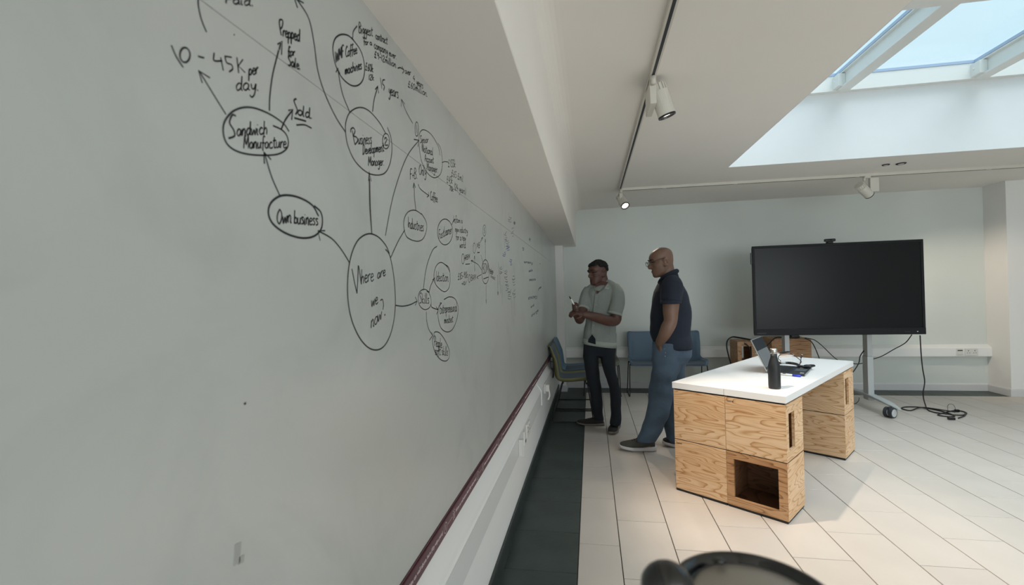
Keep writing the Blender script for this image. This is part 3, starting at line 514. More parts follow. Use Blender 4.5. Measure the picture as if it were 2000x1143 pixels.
def f():
    w = .0036
    E.oval(600, 468, 26, 84, .0045); E.text('BDM', 580, 480, 624, 474, 34, .0045); E.seg((587, 518), (620, 505), w=.005); E.line((573, 455), (545, 415), (500, 392), w=w); E.seg((502, 412), (500, 389), (516, 390), w=w); E.oval(443, 378, 9, 35, w); E.text('HRBM', 452, 390, 492, 376, 16, w); E.seg((460, 416), (492, 413), w=.005)
    E.text('£85-90k', 408, 525, 478, 508, 24, w); E.oval(488, 515, 6, 27, w); E.text('BAM', 498, 530, 534, 525, 20, w); E.line((572, 488), (556, 495), (540, 508), w=w); E.seg((545, 494), (540, 508), (550, 518), w=w); E.text('+10%', 434, 562, 468, 560, 14, w)
    E.seg((604, 560), (605, 690)); E.seg((602, 662), (605, 690), (608, 662)); E.seg((600, 380), (599, 236)); E.seg((596, 262), (599, 238), (602, 262)); E.oval(522, 303, 8, 36, w); E.text('MB', 538, 308, 562, 300, 18, w); E.seg((543, 334), (560, 333), w=.005); E.seg((563, 265), (581, 228), w=w); E.seg((572, 236), (582, 226), (580, 248), w=w); E.oval(593, 180, 11, 39, w); E.line((596, 160), (590, 172), (597, 186), (590, 200), w=w); E.seg((525, 465), (524, 358), w=w); E.seg((520, 378), (524, 356), (528, 378), w=w); E.seg((581, 402), (569, 352), w=w)
    E.text('sales', 626, 460, 656, 478, 13, w); E.text('calls', 630, 478, 652, 490, 12, w); E.text('credit', 636, 505, 668, 526, 13, w); E.seg((684, 490), (687, 630), w=.004); E.seg((683, 606), (687, 632), (691, 606), w=.006)
ink('handwriting', f, label='far small cluster around circled BDM')
def f():
    for k, (x, y0, y1) in enumerate([(690, 400, 560), (699, 430, 620), (712, 560, 700), (780, 640, 810), (790, 670, 830), (728, 190, 300), (762, 55, 130), (800, 650, 780)]): E.line((x, y0), (x+4, (y0+y1)/2), (x+6, y1), w=.004)
    for x, y, n in ((700, 435, 4), (735, 460, 6), (745, 540, 5), (760, 600, 5), (735, 200, 5), (745, 250, 5), (765, 90, 3), (780, 170, 4), (790, 500, 5), (795, 600, 4)):
        for i in range(n): a = rng.uniform(-8, 8, 6); E.line((x+a[0], y+i*14+a[1]), (x+8+a[2], y+i*14+4+a[3]), (x+16+a[4]*.5, y+i*14-6+a[5]), w=.004)
ink('handwriting', f, 'fade', 'faded half-erased scribbles near the far end')
def f():
    for x, y, n in ((725, 330, 3), (770, 380, 4), (748, 290, 3)):
        for i in range(n): a = rng.uniform(-6, 6, 4); E.line((x+a[0], y+i*12), (x+10+a[1], y+i*12+6), (x+18+a[2], y+i*12-4+a[3]), w=.006)
ink('handwriting', f, 'fadeblue', 'faint blue scribble near the far end')
def f():
    w = .008
    for word, x0, y0, x1, y1, xh in (('key', 905, 250, 915, 245, 12), ('to', 857, 320, 870, 315, 14), ('company', 868, 405, 930, 412, 9), ('able', 902, 470, 928, 462, 9), ('people', 906, 530, 950, 526, 9), ('strategy', 898, 662, 962, 645, 11), ('and', 916, 722, 940, 704, 9), ('change', 920, 784, 970, 742, 10), ('yes', 968, 592, 990, 578, 7)): E.text(word, x0, y0, x1, y1, xh, w)
    E.seg((978, 410), (984, 415), w=w)
    E.oval(803, 128, 5, 6, .012)
ink('handwriting', f, 'fade', 'small grey words at the far end of the board')
def f(): P1.seg((476, 790), (478.5, 788), (480, 787), w=.004)
ink('ink_fleck', f)
def f(): A.seg((540, 232), (546, 238), w=.003)
ink('ink_fleck', f)
bm = bmesh.new(); box(bm, (0, -.006, -.014), (.0008, .006, .014)); box(bm, (0, .004, -.016), (.0008, .014, -.006)); o = obj('tape_scrap', bm, 'tape', wbd); o.location = (XB, *wall_pt(463, 1082)); o.rotation_euler = (-.15, 0, 0)
# ================================================================== THE DESK OF STACKED PLYWOOD BOXES
# desk frame: origin at the near corner, x = into the short side (towards upper left), y = along the desk
DA = math.radians(52.6); DO = Vector((1.147, 3.032, 0))
RZ = DA - PI/2            # local y -> along the desk, local x -> right ; boxes extend towards -x
BWX, BD, BH, BT = .362, .33, .352, .016
def desk_pt(u, v, z): return DO + Matrix.Rotation(RZ, 3, 'Z') @ Vector((-u, v, z))
def holed(bm, w, h, x0, x1, z0, z1, t):
    # a board w x h (x, z), thickness t along y, with a rectangular opening
    box(bm, (0, 0, 0), (x0, t, h)); box(bm, (x1, 0, 0), (w, t, h)); box(bm, (x0, 0, 0), (x1, t, z0)); box(bm, (x0, 0, z1), (x1, t, h))
def storage_box(label, loc, front_open=False, slot=False, brand=False, feet=False, group=None, m='ply', rz=RZ, slot_side=1, W_=BWX, D_=BD, H_=BH, front_slot=False):
    t = empty('storage_box', loc, rz, label, 'box', group); t_ = BT
    # panels: front (y=0), back, left, right, top, bottom; box spans x in [-W_, 0]
    bm = bmesh.new()
    if front_open:
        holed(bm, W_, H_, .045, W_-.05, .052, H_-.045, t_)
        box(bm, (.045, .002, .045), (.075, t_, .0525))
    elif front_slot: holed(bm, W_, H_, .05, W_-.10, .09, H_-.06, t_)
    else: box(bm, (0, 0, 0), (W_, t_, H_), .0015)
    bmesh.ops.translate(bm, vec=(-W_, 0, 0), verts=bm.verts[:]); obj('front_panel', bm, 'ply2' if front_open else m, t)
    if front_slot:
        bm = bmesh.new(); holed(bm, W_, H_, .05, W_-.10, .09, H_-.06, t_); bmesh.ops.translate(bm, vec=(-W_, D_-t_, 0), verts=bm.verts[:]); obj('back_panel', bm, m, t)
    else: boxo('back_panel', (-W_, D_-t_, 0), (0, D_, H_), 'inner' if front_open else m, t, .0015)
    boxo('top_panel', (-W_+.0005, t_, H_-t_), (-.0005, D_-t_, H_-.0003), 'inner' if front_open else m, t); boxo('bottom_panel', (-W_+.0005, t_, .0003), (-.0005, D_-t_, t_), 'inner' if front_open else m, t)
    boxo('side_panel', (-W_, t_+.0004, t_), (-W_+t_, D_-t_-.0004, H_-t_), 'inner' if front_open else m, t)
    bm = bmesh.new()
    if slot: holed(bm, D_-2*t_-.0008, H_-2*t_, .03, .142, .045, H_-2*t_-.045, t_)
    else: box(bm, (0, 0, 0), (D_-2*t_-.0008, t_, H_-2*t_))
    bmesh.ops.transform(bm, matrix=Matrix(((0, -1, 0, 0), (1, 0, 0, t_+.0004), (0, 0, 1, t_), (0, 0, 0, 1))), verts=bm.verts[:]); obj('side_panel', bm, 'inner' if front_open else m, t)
    # the visible outer skin of the side runs to the corners
    bm = bmesh.new()
    if slot: holed(bm, D_-.002, H_-.001, .0454, .1574, .0605, H_-.0615, .0012)
    else: box(bm, (0, 0, 0), (D_-.002, .0012, H_-.001))
    bmesh.ops.transform(bm, matrix=Matrix(((0, -1, 0, .0012), (1, 0, 0, .001), (0, 0, 1, .0005), (0, 0, 0, 1))), verts=bm.verts[:]); obj('side_veneer', bm, m, t)
    bm = bmesh.new(); box(bm, (-W_+.004, .004, -.017 if feet else -.0055), (-.004, D_-.004, 0)); obj('base_plate', bm, 'black', t)
    if brand: textmesh('maker_mark', 'bene', .022, Matrix(((1, 0, 0, -W_+.012), (0, 0, -1, -.0004), (0, 1, 0, H_-.03), (0, 0, 0, 1))), 'blackg', t)
    return t
Z0, Z1 = .017, .017+BH+.0055
GB = 'plywood boxes stacked as desk legs'
storage_box('open-fronted plywood box at the near corner of the desk, lower of its stack', desk_pt(0, 0, Z0), front_open=True, feet=True, group=GB)
storage_box('plywood box with an upright slot in its side, under the near corner of the desktop', desk_pt(0, 0, Z1), slot=True, brand=True, group=GB)
storage_box('plain plywood box on the floor at the left of the near desk end', desk_pt(BWX+.003, 0, Z0), feet=True, brand=True, group=GB)
storage_box('plywood box with a dark knot swirl, upper left of the near desk end', desk_pt(BWX+.003, 0, Z1), m='ply', group=GB)
V2 = 1.457
storage_box('plywood box on the floor at the far right leg of the desk', desk_pt(0, V2, Z0), feet=True, group=GB)
storage_box('plywood box with an upright slot, at the top of the far right desk leg', desk_pt(0, V2, Z1), slot=True, group=GB)
storage_box('plywood box on the floor at the far left leg of the desk, mostly hidden', desk_pt(BWX+.003, V2, Z0), feet=True, group=GB)
storage_box('plywood box at the top of the far left desk leg, mostly hidden', desk_pt(BWX+.003, V2, Z1), group=GB)
ZT0 = Z1+BH+.010; ZT = .7805
for i, lab in ((0, 'white laminate desktop plank on the right, carrying bottle and laptop'), (1, 'white laminate desktop plank on the left, nearer the two men')):
    t = empty('desktop', desk_pt(i*(BWX+.006), 0, ZT0), RZ, lab, 'desktop', 'white planks forming the desktop')
    boxo('plank', (-BWX-.0042, -.004, 0), (0.004 if i == 0 else 0, 1.80, ZT-ZT0), 'laminate', t, .0015); boxo('spacer', (-BWX+.01, .006, -.010), (-.008, 1.78, 0), 'black', t)
# ------------------------------------------------------------------ things on the desk
t = empty('water_bottle', (1.174, 3.268, ZT), 0, 'matte black slim bottle with a steel cap at the near end of the desk', 'bottle')
bm = bmesh.new(); lathe(bm, [(.0, 0), (.032, 0), (.0355, .004), (.0365, .02), (.0365, .13), (.035, .15), (.029, .178), (.0215, .20), (.0195, .21), (.0195, .229), (0, .229)], n=32); obj('body', bm, 'bottle', t, True)
bm = bmesh.new(); lathe(bm, [(.0, .2295), (.0205, .2295), (.0215, .232), (.0215, .254), (.019, .262), (.012, .264), (0, .264)], n=32); obj('cap', bm, 'chrome', t, True)
# laptop: hinge line from the near left corner; keyboard to the right, screen leaning left
hn, hf = Vector((1.326, 3.826, ZT)), Vector((1.51, 4.14, ZT)); ang = math.atan2((hf-hn).y, (hf-hn).x)
t = empty('laptop', hn, ang, 'open dark laptop on the desk with its screen turned to the right', 'laptop'); LW, LD = .36, .245
boxo('base', (0, -LD, .002), (LW, 0, .018), 'lap', t, .003); boxo('base_trim', (.002, -LD-.0008, .006), (LW-.002, -LD+.002, .012), 'lapedge', t)
bm = bmesh.new()
for r in range(6):
    for c in range(14): box(bm, (.02+c*.0232, -.03-r*.0185-.016, .0182), (.02+c*.0232+.0205, -.03-r*.0185, .0196))
o = obj('keys', bm, 'keys', t); o['kind'] = 'stuff'
boxo('touchpad', (.125, -.232, .0178), (.235, -.16, .0188), 'pad', t); boxo('sticker', (.27, -.20, .0178), (.325, -.175, .0186), 'socket', t); boxo('sticker', (.03, -.235, .0178), (.05, -.21, .0186), 'socket', t)
tl = Matrix.Rotation(math.radians(-17), 4, 'X')
def leaf(name, lo, hi, m, bev=0.0):
    bm = bmesh.new(); box(bm, lo, hi, bev); bmesh.ops.transform(bm, matrix=Matrix.Translation((0, .002, .016)) @ tl, verts=bm.verts[:]); return obj(name, bm, m, t)
# local y is left of the hinge direction: lid leans to +y
tl = Matrix.Rotation(math.radians(-24), 4, 'X'); leaf('lid', (0, 0, 0), (LW, .007, .262), 'lapedge', .002); leaf('display', (.006, -.0012, .012), (LW-.006, .0005, .256), 'lapscreen'); leaf('lit_window', (.012, -.0018, .03), (LW-.012, -.001, .165), 'lapgrey'); leaf('hinge_bar', (.03, -.006, -.004), (LW-.03, .004, .008), 'black')
def lying(name, label, cat, a, b, r, m):
    a, b = Vector(a), Vector(b); t = empty(name, a, math.atan2((b-a).y, (b-a).x), label, cat); return t, (b-a).length
t, Lp = lying('marker_pen', 'white marker pen with a blue cap lying at the near edge of the laptop', 'pen', (1.380, 3.782, ZT+.008), (1.483, 3.692, ZT+.008), .008, 'socket')
tubeo('barrel', [(-.03, 0, 0), (Lp-.03, 0, 0)], .0075, 'socket', t, 1, 14); tubeo('cap', [(Lp-.031, 0, 0), (Lp+.022, 0, 0)], .0082, 'bluecap', t, 1, 14); tubeo('end_plug', [(-.036, 0, 0), (-.0295, 0, 0)], .006, 'bluecap', t, 1, 12); boxo('print', (.04, -.0055, .0035), (.06, -.002, .0078), 'blackg', t)
t = empty('notebook', (1.72, 4.675, ZT), math.radians(28), 'kraft brown notebook on the far end of the desk', 'notebook')
boxo('cover', (0, 0, 0), (.20, .27, .003), 'notebook', t); boxo('pages', (.002, .003, .003), (.197, .267, .016), 'wall', t); boxo('cover', (0, 0, .016), (.20, .27, .019), 'notebook', t)
t, Lp = lying('pen', 'black pen lying on the kraft notebook', 'pen', (1.76, 4.80, ZT+.026), (1.90, 4.89, ZT+.026), .006, 'black')
bm = bmesh.new(); tube(bm, [(0, 0, 0), (.012, 0, 0), (.1, 0, 0), (Lp, 0, 0)], [.001, .005, .0065, .006], n=12); obj('barrel', bm, 'blackg', t, True); boxo('clip', (.1, -.0015, .0055), (.15, .0015, .009), 'black', t)
t = empty('paper_cup', (1.66, 4.56, ZT), 0, 'small white pot behind the bottle cap, beside the laptop lid', 'cup')
bm = bmesh.new(); lathe(bm, [(0, 0), (.022, 0), (.026, .055), (.024, .055), (.02, .006), (0, .006)], n=20); obj('wall', bm, 'socket', t, True)
bm = bmesh.new(); lathe(bm, [(.0255, .053), (.0275, .055), (.0255, .057), (.0245, .055)], n=20); obj('lip', bm, 'socket', t, True)
Zk = ZT+.020
t = empty('headset', (1.62, 4.15, Zk), 0, 'black padded strap-like gadget lying across the laptop keyboard, blunt end over the edge', 'headset')
hp = lambda x, y, z=.812: onz(x, y, z)-np.array([1.62, 4.15, Zk])
bm = bmesh.new(); tube(bm, [hp(1518, 711), hp(1526, 709.5), hp(1537, 709), hp(1548, 710), hp(1556, 712), hp(1563, 715.5), hp(1573, 716), hp(1583, 715), hp(1589, 714.5)], [.010, .012, .014, .015, .014, .012, .016, .018, .013], n=12, k=5, round_ends=True, flat=.75); obj('band', bm, 'blackg', t, True)
bm = bmesh.new(); ball(bm, hp(1577, 714, .822), .02, 1.3, .8, .4, 14); obj('pad', bm, 'rubber', t, True); bm = bmesh.new(); q = hp(1529, 708.5, .818); box(bm, q-np.array([.018, .012, .008]), q+np.array([.018, .012, .008]), .004); obj('slider', bm, 'hub', t)
t = empty('usb_cable', (1.66, 4.30, ZT), 0, 'thin black lead with a silver plug looping up behind the laptop', 'cable')
tubeo('lead', [(-.08, -.06, .03), (-.07, .03, .05), (-.02, .08, .075), (.05, .06, .075), (.09, -.02, .03), (.06, -.07, .008)], .003, 'black', t); tubeo('lead', [(.06, -.07, .008), (.09, -.02, .035), (.125, .06, .045)], .003, 'black', t)
tubeo('plug', [(.125, .06, .045), (.15, .105, .058)], .0065, 'black', t, 1); tubeo('connector', [(.15, .105, .058), (.165, .135, .066)], .0055, 'chrome', t, 1)
t = empty('black_dongle', (1.60, 4.34, ZT), .5, 'little black adapter beside the bottle neck, behind the laptop', 'adapter'); boxo('body', (-.02, -.008, 0), (.02, .008, .012), 'blackg', t, .003); tubeo('tail', [(-.02, 0, .006), (-.045, .01, .006), (-.07, .0, .004)], .003, 'black', t)
# ================================================================== DISPLAY ON ITS STAND
TY = 5.86
dsp = tag(empty('mobile_display', (2.79, 6.06, 0), 0), 'big black flat display on a grey wheeled stand behind the desk', 'display')
tx0, tx1, tz0, tz1 = 1.908-2.79, 3.675-2.79, .872, 1.936; fy = TY-6.06; tilt = -.03
def disp(name, lo, hi, m, bev=0.0):
    bm = bmesh.new(); box(bm, lo, hi, bev); bmesh.ops.rotate(bm, cent=(0, fy, 1.4), matrix=Matrix.Rotation(tilt, 3, 'Z'), verts=bm.verts[:]); return obj(name, bm, m, dsp)
disp('back_case', (tx0+.01, fy+.012, tz0+.01), (tx1-.01, fy+.075, tz1-.01), 'blackg', .01)
disp('bezel_top', (tx0, fy, tz1-.03), (tx1, fy+.02, tz1), 'bezel', .004); disp('bezel_bottom', (tx0, fy-.004, tz0), (tx1, fy+.02, tz0+.075), 'bezel', .004); disp('bezel_side', (tx0, fy, tz0+.07), (tx0+.028, fy+.02, tz1-.025), 'bezel', .003); disp('bezel_side', (tx1-.028, fy, tz0+.07), (tx1, fy+.02, tz1-.025), 'bezel', .003)
disp('glass_panel', (tx0+.02, fy+.006, tz0+.065), (tx1-.02, fy+.014, tz1-.022), 'screen'); disp('pen_holder', (tx0-.014, fy+.004, 1.72), (tx0, fy+.03, 1.86), 'blackg', .003)
disp('power_light', (tx1-.09, fy-.0055, tz0+.028), (tx1-.078, fy-.0035, tz0+.036), 'socket'); disp('port_cover', (tx1-.21, fy-.005, tz0+.026), (tx1-.155, fy-.0035, tz0+.036), 'black'); disp('maker_plate', (tx0+.03, fy-.005, tz0+.02), (tx0+.13, fy-.0035, tz0+.03), 'rubber')
for sx in (2.315-2.79, 3.205-2.79):
    boxo('column_lower', (sx-.032, -.05, .085), (sx+.032, .055, .60), 'silver', dsp, .004); boxo('column_upper', (sx-.026, -.044, .60), (sx+.026, .05, 1.62), 'silver', dsp, .003)
    boxo('mount_arm', (sx-.025, fy+.06, 1.15), (sx+.025, -.04, 1.55), 'blackg', dsp)
    bm = bmesh.new(); top = [(y, .158-.16*y*y) for y in np.linspace(-.545, .52, 15)]
    rings = []
    for y, z in top:
        wv = .046 if abs(y) < .36 else .046-.030*(abs(y)-.36)/.19; th = .034-.045*abs(y)
        rings.append([(sx-wv, y, z-th), (sx+wv, y, z-th), (sx+wv, y, z-.004), (sx+wv-.006, y, z), (sx-wv+.006, y, z), (sx-wv, y, z-.004)])
    loft(bm, rings); obj('foot', bm, 'silver', dsp)
    for cy, ca in ((-.47, -1.05), (.42, .5)):
        c = bpy.data.objects.new('caster', None); COL.objects.link(c); c.parent = dsp; c.location = (sx-.05, cy, .055); c.rotation_euler = (0, 0, ca)
        for dx in (-.026, .026):
            bm = bmesh.new(); loft(bm, [[(dx+x, r*math.cos(a), r*math.sin(a)) for a in np.linspace(0, 2*PI, 33)[:-1]] for x, r in ((-.016, .045), (-.014, .055), (.014, .055), (.016, .045))]); obj('wheel', bm, 'rubber', c)
            bm = bmesh.new(); loft(bm, [[(dx+x, r*math.cos(a), r*math.sin(a)) for a in np.linspace(0, 2*PI, 33)[:-1]] for x, r in ((-.0185, .028), (-.0175, .042), (.0175, .042), (.0185, .028))]); obj('hub', bm, 'hub', c)
        boxo('fork', (-.0095, -.03, -.01), (.0095, .05, .062), 'rubber', c, .003)
boxo('cross_bar', (2.345-2.79, .02, 1.0), (3.175-2.79, .05, 1.06), 'silver', dsp)
t = empty('webcam', (2.745, 5.875, 1.936), 0, 'small black webcam clipped on top of the big display', 'webcam')
boxo('body', (-.055, -.025, .018), (.055, .02, .05), 'blackg', t, .008); boxo('clip', (-.03, -.02, 0), (.03, .03, .018), 'black', t, .003); bm = bmesh.new(); lathe(bm, [(0, 0), (.009, 0), (.011, .006), (0, .006)], n=16); bmesh.ops.rotate(bm, cent=(0, 0, 0), matrix=Matrix.Rotation(PI/2, 3, 'X'), verts=bm.verts[:]); bmesh.ops.translate(bm, vec=(0, -.0245, .034), verts=bm.verts[:]); obj('lens', bm, 'screen', t)
def wire(name, label, pts, r=.006, m='black', k=7):
    p0 = Vector(pts[-1]); t = empty(name, (p0.x, p0.y, 0), 0, label, 'cable')
    tubeo('lead', [np.array(p)-np.array((p0.x, p0.y, 0)) for p in pts], r, m, t, k); return t, p0
def px(x, y, Y): return tuple(ony(x, y, Y))
def fl(x, y, z=.007): return tuple(onz(x, y, z))
pile = [px(1797, 655, 5.95), px(1799, 690, 5.95), px(1802, 720, 5.93), px(1806, 745, 5.9), px(1803, 770, 5.8), fl(1807, 790, .02), fl(1816, 803), fl(1850, 809), fl(1880, 811), fl(1887, 806), fl(1868, 802), fl(1845, 806), fl(1832, 811), fl(1855, 814), fl(1864, 812), fl(1838, 803), fl(1800, 796), fl(1770, 795), fl(1761, 798), fl(1778, 802), fl(1800, 796, .016), fl(1840, 801, .02), fl(1866, 805, .016)]
t, p0 = wire('power_cable', 'black power cable dropping from the display'"'"'s right end into a heap on the floor', pile, .006)
q = Vector(fl(1858, 818, .012))-Vector((p0.x, p0.y, 0)); tubeo('lead', [Vector(fl(1872, 817, .008))-Vector((p0.x, p0.y, 0)), Vector(fl(1884, 812, .008))-Vector((p0.x, p0.y, 0)), Vector(fl(1886, 806, .008))-Vector((p0.x, p0.y, 0))], .006, 'black', t); tubeo('thin_loop', [Vector(fl(1868, 803, .012))-Vector((p0.x, p0.y, 0)), Vector(px(1862, 791, 5.75))-Vector((p0.x, p0.y, 0)), Vector(px(1852, 791, 5.75))-Vector((p0.x, p0.y, 0)), Vector(fl(1851, 802, .012))-Vector((p0.x, p0.y, 0))], .002, 'rubber', t)
bm = bmesh.new(); box(bm, (q.x-.03, q.y-.018, .001), (q.x+.03, q.y+.018, .026), .006); obj('plug', bm, 'blackg', t); bm = bmesh.new(); q2 = Vector(fl(1869, 803, .012))-Vector((p0.x, p0.y, 0)); box(bm, (q2.x-.02, q2.y-.015, .003), (q2.x+.02, q2.y+.015, .03), .005); obj('ferrite', bm, 'blackg', t)
wire('display_lead', 'black lead sagging from the display corner to the grey stand column', [px(1781, 654, 5.95), px(1768, 670, 6.05), px(1745, 683, 6.1), px(1722, 696, 6.12), px(1700, 703, 6.12), px(1690, 706, 6.12)], .005)
wire('display_lead', 'black lead arching from the box top down behind the far corner of the desk', [px(1572, 660, 6.45), px(1590, 664, 6.45), px(1606, 676, 6.4), px(1634, 702, 6.35), px(1652, 707, 6.3), px(1672, 711, 6.2), px(1690, 709, 6.12)], .005)
wire('display_lead', 'short black lead hanging straight down over the brown box beside the desk', [px(1572, 661, 6.4), px(1584, 667, 6.4), px(1592, 680, 6.4), px(1600, 700, 6.4), px(1606, 720, 6.4)], .006)
wire('display_lead', 'black lead curving from the stand column down behind the desk leg', [px(1688, 684, 6.1), px(1680, 696, 6.0), px(1677, 710, 5.95), px(1665, 728, 5.9), px(1652, 738, 5.85), px(1640, 780, 5.8)], .006)
wire('display_lead', 'black lead looping under the stand foot beside the desk leg', [fl(1655, 779, .01), px(1662, 787, 5.9), px(1670, 789, 5.9), px(1677, 783, 5.9), px(1678, 777, 5.95)], .004)
wire('display_lead', 'black lead running up from the laptop side to the left stand column', [px(1496, 678, 6.3), px(1505, 668, 6.3), px(1515, 660, 6.3), px(1525, 659, 6.25), px(1540, 660, 6.3), px(1562, 659, 6.4)], .007)
# boxes by the back wall behind the desk
GS = 'brown plywood boxes behind the desk'
def sbox(label, x1, y0, z, **k): return storage_box(label, (x1, y0, z), m='ply2', group=GS, rz=0, **k)
sbox('brown plywood box with a big opening, on top of a stack left of the laptop', 2.115, 6.33, .40, front_slot=True, W_=.27)
sbox('brown plywood box on the floor under the one with the big opening', 2.115, 6.33, .017, feet=True, W_=.27, H_=.377)
sbox('plain brown plywood box behind the left column of the stand, upper of its stack', 2.83, 6.60, .402, W_=.48)
sbox('plain brown plywood box behind the left column of the stand, on the floor', 2.83, 6.60, .017, feet=True, W_=.48, H_=.377)
t = empty('bag_strap', (1.86, 6.3, .7525), 0, 'thick black strap looped over the brown box with the opening', 'strap')
def lp(x, y, Y): return Vector(px(x, y, Y))-Vector((1.86, 6.3, .7525))
bm = bmesh.new(); tube(bm, [lp(1428, 712, 6.28), lp(1423, 695, 6.28), lp(1419.5, 678, 6.28), lp(1421, 665, 6.3), lp(1430, 658.5, 6.35), lp(1442, 659.5, 6.4), Vector((.16, .02, .022)), Vector((.25, .03, .02))], .013, n=10, k=6, flat=.6); obj('webbing', bm, 'black', t, True)
bm = bmesh.new(); tube(bm, [lp(1454, 671, 6.31), lp(1461, 676, 6.31), lp(1465, 686, 6.31), lp(1466, 700, 6.31)], .012, n=10, k=6, flat=.6); obj('webbing', bm, 'black', t, True); boxo('buckle', (.19, .01, .014), (.25, .05, .035), 'blackg', t, .004)
t = empty('power_adapter', (2.66, 6.68, .755), 0, 'black power brick on the brown box behind the display', 'adapter'); boxo('body', (-.05, -.03, 0), (.05, .04, .05), 'blackg', t, .008); boxo('tail', (.05, -.004, .015), (.065, .006, .03), 'black', t)
# ================================================================== SLED CHAIRS
def chair(name, label, loc, rz, shell, pad, group):
    # local: front = -y, seat centre over the origin, back at +y
    t = empty(name, loc, rz, label, 'chair', group); prof = [(-.235, .425), (-.22, .447), (-.16, .452), (0, .437), (.10, .436), (.155, .45), (.185, .485), (.195, .53), (.205, .62), (.22, .72), (.243, .835), (.247, .85)]
    P = crom([(0, y, z) for y, z in prof], 4); n = len(P); wid = np.interp(np.linspace(0, 1, n), [0, .08, .3, .5, .62, .9, 1], [.215, .235, .24, .225, .215, .23, .205])
    bm = bmesh.new(); rows = []
    for i, p in enumerate(P):
        tg = P[min(i+1, n-1)]-P[max(i-1, 0)]; tg /= np.linalg.norm(tg); nm = np.array([0, -tg[2], tg[1]]); row = []
        for s in np.linspace(-1, 1, 11): row.append(p+np.array([s*wid[i], 0, 0])+nm*(.055*abs(s)**4*(1 if i > n*.08 else .3)*float(np.clip((n-1-i)/(n*.22), .12, 1))))
        rows.append([bm.verts.new(tuple(q)) for q in row])
    for a, b in zip(rows, rows[1:]):
        for i in range(10): bm.faces.new((a[i], a[i+1], b[i+1], b[i]))
    bmesh.ops.recalc_face_normals(bm, faces=bm.faces[:]); bmesh.ops.solidify(bm, geom=bm.faces[:], thickness=.011); obj('shell', bm, shell, t, True)
    if pad:
        bm = bmesh.new(); rows = []; i0, i1 = (1, n-2) if pad == 'full' else (1, int(n*.42))
        for i in range(i0, i1):
            p = P[i]; tg = P[min(i+1, n-1)]-P[max(i-1, 0)]; tg /= np.linalg.norm(tg); nm = np.array([0, -tg[2], tg[1]]); e = min(1, (i-i0+.4)/2, (i1-1-i+.4)/2)
            rows.append(np.array([p+np.array([s*(wid[i]-.028), 0, 0])+nm*(.03*abs(s)**4*float(np.clip((n-1-i)/(n*.22), .12, 1))+.004+.016*e*(1-abs(s)**6)) for s in np.linspace(-1, 1, 13)]))
        V = [[bm.verts.new(tuple(q)) for q in r] for r in rows]
        for a, b in zip(V, V[1:]):
            for i in range(12): bm.faces.new((a[i], a[i+1], b[i+1], b[i]))
        obj('seat_pad', bm, 'bluepad', t, True)
    for s in (-1, 1):
        x = s*.225; xr = s*.252
        tubeo('sled_leg', [(s*.13, -.15, .425), (x-.01*s, -.16, .424), (x+.01*s, -.175, .41), (xr-.006*s, -.225, .05), (xr, -.228, .014), (xr, -.20, .0075), (xr, .0, .0075), (xr, .20, .0075), (xr, .225, .016), (xr-.008*s, .215, .06), (x+.006*s, .12, .405), (x-.012*s, .105, .422), (s*.13, .10, .425)], .0068, 'wire', t, 5, 8)
    tubeo('under_bar', [(-.14, -.15, .425), (.14, -.15, .425)], .006, 'wire', t, 1); tubeo('under_bar', [(-.14, .10, .425), (.14, .10, .425)], .006, 'wire', t, 1)
    return t
GC = 'sled chairs along the walls'
chair('sled_chair', 'olive shell chair with a blue-grey seat pad, against the whiteboard wall', (-.236, 5.39, 0), PI/2, 'olive', 'full', GC)
chair('sled_chair', 'blue shell chair by the whiteboard wall, behind the olive chair', (-.236, 5.97, 0), PI/2, 'blue', 'seat', GC)
chair('sled_chair', 'grey-olive shell chair at the back wall, hidden behind the man in the pale shirt', (.12, 6.66, 0), 0, 'greyply', None, GC)
chair('sled_chair', 'blue shell chair at the back wall, between the two men', (.735, 6.66, 0), 0, 'blue', 'seat', GC)
chair('sled_chair', 'blue shell chair at the back wall, right of the man in navy', (1.27, 6.66, 0), 0, 'blue', 'seat', GC)
# ================================================================== OUT-OF-FOCUS FLASK LID RIGHT IN FRONT OF THE CAMERA
fc = EYEP + FX*.36 + RX*(.36*476/FPX) - UX*(.36*584/FPX); fz = float(fc[2]); FH = fz-.93
t = empty('table', (float(fc[0]), float(fc[1])-.02, 0), 0, 'small round high table under the black-rimmed flask, below the picture edge', 'table')
bm = bmesh.new(); lathe(bm, [(0, .905), (.17, .905), (.175, .91), (.175, .925), (.17, .93), (0, .93)], n=40); obj('top', bm, 'laminate', t); bm = bmesh.new(); lathe(bm, [(0, 0), (.2, 0), (.2, .008), (.04, .02), (.03, .03), (.03, .905), (0, .905)], n=32); obj('pedestal', bm, 'silver', t)
t = empty('flask', (float(fc[0]), float(fc[1]), .93), 0, 'blurred black-rimmed round lid with a dull steel centre, at the bottom edge', 'flask')
bm = bmesh.new(); lathe(bm, [(0, 0), (.052, 0), (.055, .004), (.055, FH-.05), (.05, FH-.04), (0, FH-.04)], n=40); obj('body', bm, 'dish', t, True)
bm = bmesh.new(); lathe(bm, [(.048, FH-.045), (.062, FH-.035), (.0645, FH-.012), (.062, FH-.003), (.056, FH), (.055, FH-.001), (.052, FH-.003), (.0505, FH-.007), (.049, FH-.008), (.0, FH-.008)], n=64); obj('lid_rim', bm, 'rim', t, True)
bm = bmesh.new(); lathe(bm, [(0, FH-.001), (.015, FH-.0015), (.032, FH-.0025), (.044, FH-.005), (.0495, FH-.0075)], n=48); obj('lid_disc', bm, 'dish', t, True)
kn = EYEP + FX*.365 + RX*(.365*303/FPX) - UX*(.365*573/FPX)-np.array([fc[0], fc[1], .93])
bm = bmesh.new(); ball(bm, kn, .0165, 1.25, 1, 1.15, 24); obj('lid_catch', bm, 'rim', t, True)
